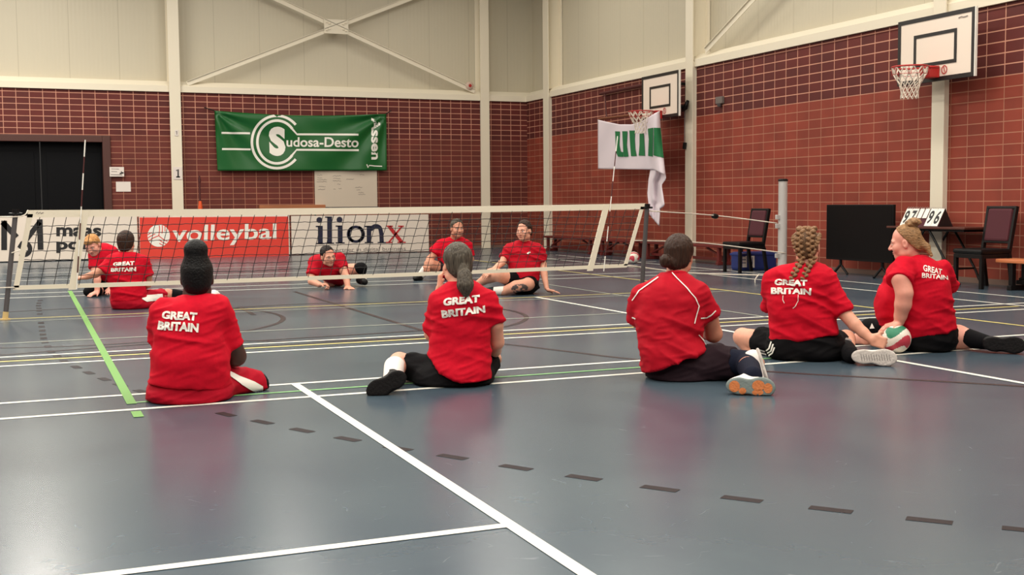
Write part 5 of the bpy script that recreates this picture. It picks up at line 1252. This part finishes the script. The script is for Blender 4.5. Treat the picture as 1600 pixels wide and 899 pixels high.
# ---- the ball under that hand
bc = f5.J(1400, 533.5, -.10); br = .103; bc[2] = max(bc[2], br)
def ballmesh(name, c, r, parent=None, colors=('ball_white', 'ball_green', 'ball_red'), rot=0.4, label=None):
    bm = bmesh.new(); bmesh.ops.create_icosphere(bm, subdivisions=5, radius=r); me = bpy.data.meshes.new(name)
    Rm = np.array(Matrix.Rotation(rot, 3, 'X') @ Matrix.Rotation(rot * 1.3 + .3, 3, 'Y'))
    for fc in bm.faces:
        q = np.array(fc.calc_center_median()); q = Rm @ (q / np.linalg.norm(q)); a = math.atan2(q[1], q[0]) + 1.1 * math.sin(q[2] * 2.6); s = (a / (2 * math.pi) * 6) % 6
        k = int(s); fc.material_index = (0, 1, 0, 2, 0, 1)[k] if abs(q[2]) < .93 else 0; fc.smooth = True
    bm.to_mesh(me); bm.free()
    for n in colors: me.materials.append(M[n])
    o = bpy.data.objects.new(name, me); COL.objects.link(o); o.location = c; BASE[o.name] = np.array(c, float); return o
tag(ballmesh('volleyball', bc, br, rot=.5), 'white, green and red volleyball held down between the two right-hand players', 'ball', 'volleyballs')
b2 = FL(990, 412); b2[2] = .105
tag(ballmesh('volleyball', b2, .105, colors=('ball_white', 'ball_red', 'print_black'), rot=2.2), 'volleyball lying by the benches behind the right net post', 'ball', 'volleyballs')

# ---- 7: back to the net, far left
def person7():
    f = Fig(212, 484, 'person seen from behind beyond the net, brown hair, red shorts with white stripe', .009); J = f.J
    R = f.rows([(394, 187, 209, .17, .06), (398, 176, 220, .17, .085), (403, 170, 226, .17, .11), (412, 166, 229, .16, .13), (425, 168, 228, .16, .135), (445, 173, 226, .16, .14), (465, 176, 227, .16, .155), (474, 176, 228, .16, .16)])
    H_ = Head(f, 197, 380, .2, 15, 4, 0, 1.0)
    B = Field(); B.loft(R[1:], f.g, .03, -.02); H_.build(B, J(198, 399, .17), .055)
    limb(B, [(J(174, 409, .16), .042), (J(161, 421, .12), .046), (J(149, 428, .1), .042), (J(134, 433, .08), .03)], .03); hand(B, J(133, 433, .08), f.dirv(-1, 0, -.15), f.dirv(0, .3, -1), 1, .3, -1)
    limb(B, [(J(226, 408, .16), .05), (J(231, 428, .16), .047), (J(231, 444, .2), .042), (J(222, 452, .42), .03)], .03); hand(B, J(222, 453, .42), f.dirv(-.3, .8, -.3), f.dirv(0, 0, -1), 1, .3, -1)
    limb(B, [(J(214, 471, .2), .09), (J(262, 461, .42), .064), (J(298, 466, .42), .055), (J(325, 466, .42), .04)], .02); limb(B, [(J(190, 471, .25), .09), (J(182, 466, .65), .06), (J(215, 474, .7), .045)], .02)
    f.body(B, mkcols(f, SKIN['tan'], [H_]))
    S = Field(); S.loft(R, f.g, .03, .004); S.cone(J(174, 408, .16), J(160, 424, .12), .062, .068, .04, True); S.cone(J(224, 407, .16), J(231, 431, .16), .058, .064, .04, True); S.cut(J(200, 469, .16), f.dirv(0, 0, -1))
    sh = f.layer('shirt', S, 'shirt_red', folds=FOLD); f.decal_src = f.last
    f.decal('lettering', GB(((177, 410.5), (210, 408.5), (209.5, 415), (177.5, 416.8)), ((173.5, 419), (212.5, 417.5), (212.5, 424), (173.5, 425))), 'print_white', sh, lift=.006)
    T = Field(); T.loft(f.rows([(463, 175, 229, .18, .17), (474, 175, 236, .18, .18), (483, 178, 234, .18, .17), (488, 188, 222, .18, .13)]), f.g, .03, .004, rd=.05); T.cone(J(212, 471, .2), J(256, 463, .4), .105, .078, .04, True); T.cone(J(192, 471, .25), J(184, 467, .6), .1, .08, .04)
    so = f.layer('shorts', T, 'short_red', folds=FOLD); f.decal_src = f.last
    f.decal('side_stripe', polys([[(221, 465.5), (228, 462), (253.5, 459.5), (254.5, 469), (229, 472), (222, 468)]]), 'print_white', so, label='white side stripe', lift=.006)
    K = Field(); K.cone(J(268, 461, .42), J(285, 463, .42), .068, .062, 0, True, True); f.layer('knee_pad', K, 'kneepad', label='black knee pad')
    K = Field(); K.cone(J(327, 466, .42), J(337, 463, .38), .05, .055, .02); K.ell(J(334, 463, .36), (.05, .08, .07), (f.u, f.g, f.up), .03); f.layer('shoe', K, 'shoe_white', label='white shoe')
    Hf = H_.hair(.012, (.05, .075), -.085); f.layer('hair', Hf, 'hair_brown', h=.007, folds=[(.003, 80, 80, 9, 0)])
person7()
# ---- 6: kneeling behind her
def person6():
    f = Fig(160, 463, 'person with ginger fringe in red shirt bending forward at far left behind the net', .010); J = f.J
    H_ = Head(f, 145, 383, -.05, 205, 30, -8, 1.02)
    B = Field(); B.cone(J(163, 404, .12), J(172, 432, .35), .14, .15, .05); H_.build(B, J(158, 396, .08), .055)
    limb(B, [(J(147, 404, .02), .055), (J(149, 422, -.05), .05), (J(152, 438, -.1), .042), (J(152, 455, -.12), .03)], .03); limb(B, [(J(176, 398, .1), .055), (J(182, 425, .02), .045), (J(176, 448, -.05), .032)], .03)
    hand(B, J(152, 456, -.12), f.dirv(-.7, -.5, -.3), f.dirv(0, 0, -1), 1, .2, 1); hand(B, J(176, 449, -.05), f.dirv(-.3, -.7, -.3), f.dirv(0, 0, -1), 1, .2, -1)
    limb(B, [(J(168, 440, .35), .1), (J(150, 455, .1), .07), (J(165, 458, .5), .05)], .03); limb(B, [(J(182, 440, .35), .1), (J(190, 456, .1), .07), (J(190, 458, .5), .05)], .03)
    f.body(B, mkcols(f, SKIN['pink'], [H_]), [(H_.c, (.14, .14, .16), .006)])
    S = Field(); S.cone(J(161, 401, .10), J(170, 434, .36), .155, .165, .05); S.cone(J(149, 401, .03), J(148, 420, -.04), .075, .07, .05, True); S.cone(J(176, 397, .1), J(181, 418, .04), .075, .07, .05, True)
    f.layer('shirt', S, 'shirt_red', folds=FOLD)
    T = Field(); T.cone(J(168, 440, .36), J(152, 452, .14), .115, .085, .03, True); T.cone(J(182, 440, .36), J(189, 453, .14), .115, .085, .03, True); f.layer('shorts', T, 'short_black')
    K = Field(); K.cone(J(150, 455, .1), J(138, 456, .0), .078, .06, .02); f.layer('knee_pad', K, 'kneepad', label='black knee pad')
    Hf = H_.hair(.005, (.066, .075), -.06); Hf.ell(H_.w(0, .066, .08), np.array([.06, .03, .03]), H_.A, .02); f.layer('hair', Hf, 'hair_sand', h=.006, folds=[(.003, 60, 60, 60, .5)])
    Kb = Field(); Kb.cone(H_.w(.05, -.09, .0), H_.w(.1, -.13, -.03), .03, .02, .02); f.layer('hair_tail', Kb, 'hair_dark', h=.007, label='dark tied hair end')
person6()
# ---- 8: crawling man
def person8():
    f = Fig(540, 452, 'person with short dark hair crawling low on both hands beyond the net', .009); J = f.J
    H_ = Head(f, 512, 400, .02, 150, 14, -12, 1.04)
    B = Field(); B.cone(J(512, 418, .24), J(532, 426, .62), .155, .14, .05); H_.build(B, J(513, 410, .18), .06)
    limb(B, [(J(493, 413, .18), .058), (J(487, 428, .1), .053), (J(487, 440, .04), .048), (J(499, 445, -.04), .036)], .03); hand(B, J(500, 445, -.05), f.dirv(1, -.3, 0), f.dirv(0, -.2, -1), 1.05, .9, -1)
    limb(B, [(J(531, 405, .2), .058), (J(536, 422, .12), .055), (J(541, 434, .06), .046), (J(543, 446, .0), .036)], .03); hand(B, J(543, 449, -.02), f.dirv(.4, -.8, -.12), f.dirv(0, -.1, -1), 1.05, .12, -1, .14)
    limb(B, [(J(536, 425, .66), .11), (J(564, 419, .5), .062), (J(565, 434, .53), .046)], .03); limb(B, [(J(526, 428, .66), .11), (J(515, 440, .45), .075), (J(530, 444, .8), .05)], .03)
    def ink(P, C):
        pass
    f.body(B, mkcols(f, SKIN['light'], [H_]), [(H_.c, (.14, .14, .16), .0055), (J(545, 450, -.05), (.13, .13, .08), .0055), (J(504, 445, -.06), (.1, .1, .08), .0055)])
    S = Field(); S.cone(J(512, 417, .24), J(530, 428, .6), .175, .16, .05); S.ell(J(508, 410, .2), (.2, .14, .1), (f.u, f.g, f.up), .06); S.cone(J(494, 411, .18), J(488, 430, .09), .075, .078, .05, True); S.cone(J(530, 404, .2), J(536, 420, .13), .075, .074, .05, True)
    f.layer('shirt', S, 'shirt_dark_red', folds=FOLD2)
    T = Field(); T.cone(J(534, 426, .66), J(547, 421.5, .6), .125, .1, .04, True); T.cone(J(526, 430, .66), J(516, 439, .48), .13, .09, .04, True); f.layer('shorts', T, 'short_navy')
    K = Field(); K.cone(J(561.5, 419, .51), J(565, 419, .5), .073, .07, .02); K.cone(J(565, 419, .5), J(565.5, 425, .51), .07, .06, .02); f.layer('knee_pad', K, 'kneepad', label='black knee pad')
    K = Field(); K.cone(J(566, 428, .53), J(567, 437, .5), .055, .05, .01); f.layer('sock', K, 'sock_white', label='white sock')
    K = Field(); K.cone(J(566, 439, .5), J(570, 441, .3), .05, .042, .02); K.ell(J(562, 438, .5), (.05, .06, .05), (f.u, f.g, f.up), .03); f.layer('shoe', K, 'shoe_black', label='dark shoe')
    Hf = H_.hair(.004, (.06, .09), -.04); f.layer('hair', Hf, 'hair_dark', h=.006, folds=[(.004, 60, 60, 60, .2)])
person8()
# ---- 9: kneeling, hand on knee
def person9():
    f = Fig(690, 438, 'person with short grey hair in red shirt kneeling with a hand on one knee', .010); J = f.J
    R = f.rows([(371, 700, 722, .13, .06), (375, 690, 729, .13, .09), (380, 684, 733, .13, .11), (390, 681, 735, .13, .125), (410, 685, 733, .13, .14), (428, 688, 731, .14, .16), (434, 690, 730, .15, .16)])
    H_ = Head(f, 714, 357, .02, 158, 6, 0, 1.06)
    B = Field(); B.loft(R[1:], f.g, .03, -.02); H_.build(B, J(711, 374, .12), .062)
    limb(B, [(J(687, 383, .12), .056), (J(678, 398, .06), .05), (J(671, 405, .02), .046), (J(668, 410, -.06), .034)], .03); hand(B, J(668, 409, -.07), f.dirv(-.1, -.35, -.9), f.dirv(0, .6, -.4), 1.1, .3, 1)
    limb(B, [(J(731, 385, .13), .056), (J(735, 405, .1), .05), (J(722, 420, -.05), .034)], .03); hand(B, J(721, 421, -.05), f.dirv(-.6, -.4, -.5), f.dirv(0, 0, -1), 1.05, .3, -1)
    limb(B, [(J(702, 425, .2), .11), (J(673, 414, -.02), .078), (J(660, 428, .06), .052), (J(655, 434, .06), .042)], .025); limb(B, [(J(715, 427, .2), .11), (J(708, 433, -.1), .08), (J(712, 434, .3), .05)], .025)
    f.body(B, mkcols(f, SKIN['tan'], [H_]), [(H_.c, (.14, .14, .16), .006), (J(667, 414, -.08), (.1, .12, .13), .006)])
    S = Field(); S.loft(R, f.g, .03, .004); S.cone(J(688, 382, .12), J(677, 396, .06), .068, .072, .05, True); S.cone(J(730, 384, .13), J(735, 402, .11), .066, .07, .05, True); f.layer('shirt', S, 'shirt_red', folds=FOLD2)
    T = Field(); T.cone(J(702, 424, .2), J(683, 418, .05), .125, .095, .04, True); T.cone(J(715, 426, .2), J(709, 431, -.04), .125, .095, .04, True); f.layer('shorts', T, 'short_plum', folds=FOLD)
    K = Field(); K.cone(J(666, 421, .02), J(655, 434, .06), .07, .052, .01, False, True); f.layer('sock', K, 'sock_white', h=.008, label='white sock')
    K = Field(); K.ell(J(653, 434.5, .0), (.065, .14, .05), (f.dirv(1, -.3, 0), f.dirv(.3, 1, 0), f.up), .01); K.cone(J(655, 433, .06), J(655, 430, .07), .055, .055, .03, True); f.layer('shoe', K, 'shoe_black', h=.008, label='black and white shoe')
    Hf = H_.hair(.006, (.064, .094), -.04); f.layer('hair', Hf, 'hair_grey', h=.007, folds=[(.006, 50, 60, 60, .2)])
person9()
# ---- 10: leaning back on one hand
def person10():
    f = Fig(815, 460, 'person with short brown hair in red shirt leaning on one hand beyond the net', .009); J = f.J
    R = f.rows([(377, 806, 833, .16, .06), (381, 797, 841, .16, .09), (386, 790, 846, .155, .11), (395, 787, 848, .15, .125), (412, 794, 845, .14, .13), (428, 797, 841, .13, .14), (440, 794, 841, .13, .15)])
    H_ = Head(f, 819, 361, .1, 212, 4, -3, 1.0)
    B = Field(); B.loft(R[1:], f.g, .03, -.02); H_.build(B, J(820, 380, .15), .054)
    limb(B, [(J(794, 391, .14), .05), (J(788, 404, .08), .046), (J(784, 411, .04), .042), (J(772, 421, -.08), .03)], .03); hand(B, J(771, 422, -.09), f.dirv(-.8, -.35, -.45), f.dirv(-.3, .3, -.8), 1, .25, -1)
    limb(B, [(J(843, 391, .15), .052), (J(848, 412, .14), .046), (J(850, 428, .1), .042), (J(854, 450, .0), .028)], .03); hand(B, J(854, 453, -.01), f.dirv(1, -.15, -.18), f.dirv(0, -.1, -1), 1, .12, 1, .12)
    limb(B, [(J(808, 440, .12), .1), (J(778, 430, -.12), .074), (J(758, 437, .05), .058), (J(744, 446, .12), .042)], .025)
    limb(B, [(J(828, 442, .1), .1), (J(824, 445, -.12), .075), (J(806, 448, -.18), .07), (J(787, 455, -.16), .05), (J(770, 455, -.14), .042)], .025)
    def ink(P, C):
        c = J(813, 452, -.24); m = (np.linalg.norm((P - c) * np.array([.7, .7, 1.2]), axis=1) < .075) & (vnoise(P * 40) > .47); C[m] = np.array([.09, .07, .07])
    f.fn = ink
    f.body(B, mkcols(f, SKIN['light'], [H_]), [(H_.c, (.14, .14, .16), .0055), (J(862, 455, -.02), (.14, .14, .07), .0055), (J(766, 425, -.11), (.1, .1, .1), .0055)])
    S = Field(); S.loft(R, f.g, .03, .004); S.cone(J(796, 389, .145), J(788, 404, .085), .062, .066, .05, True); S.cone(J(841, 389, .15), J(847.5, 409, .14), .062, .066, .05, True); S.cut(J(818, 438, .13), f.dirv(0, 0, -1)); sh = f.layer('shirt', S, 'shirt_dark_red', folds=FOLD2); f.decal_src = f.last
    f.decal('chest_mark', polys([[(823, 396), (827.5, 393), (829, 395), (824, 398)]]), 'print_white', sh, lift=.006)
    T = Field(); T.cone(J(810, 440, .12), J(791, 434, -.03), .122, .09, .04, True); T.cone(J(824, 441, .1), J(827, 447, -.07), .122, .095, .04, True); T.ell(J(818, 447, .1), (.19, .16, .1), (f.u, f.g, f.up), .03); f.layer('shorts', T, 'short_black', folds=FOLD)
    K = Field(); K.cone(J(788, 454.5, -.16), J(770, 455, -.14), .054, .047, .01, False, True); f.layer('sock', K, 'sock_white', h=.007, label='white sock')
    K = Field(); K.cone(J(770, 455, -.14), J(758, 456, -.08), .05, .04, .02); f.layer('shoe', K, 'shoe_black', h=.008)
    K = Field(); K.cone(J(744, 446, .12), J(738, 450, .1), .05, .04, .02); f.layer('shoe', K, 'shoe_black', h=.008)
    Hf = H_.hair(.007, (.062, .092), -.05); f.layer('hair', Hf, 'hair_brown', h=.006, folds=[(.006, 50, 60, 60, .3)])
person10()
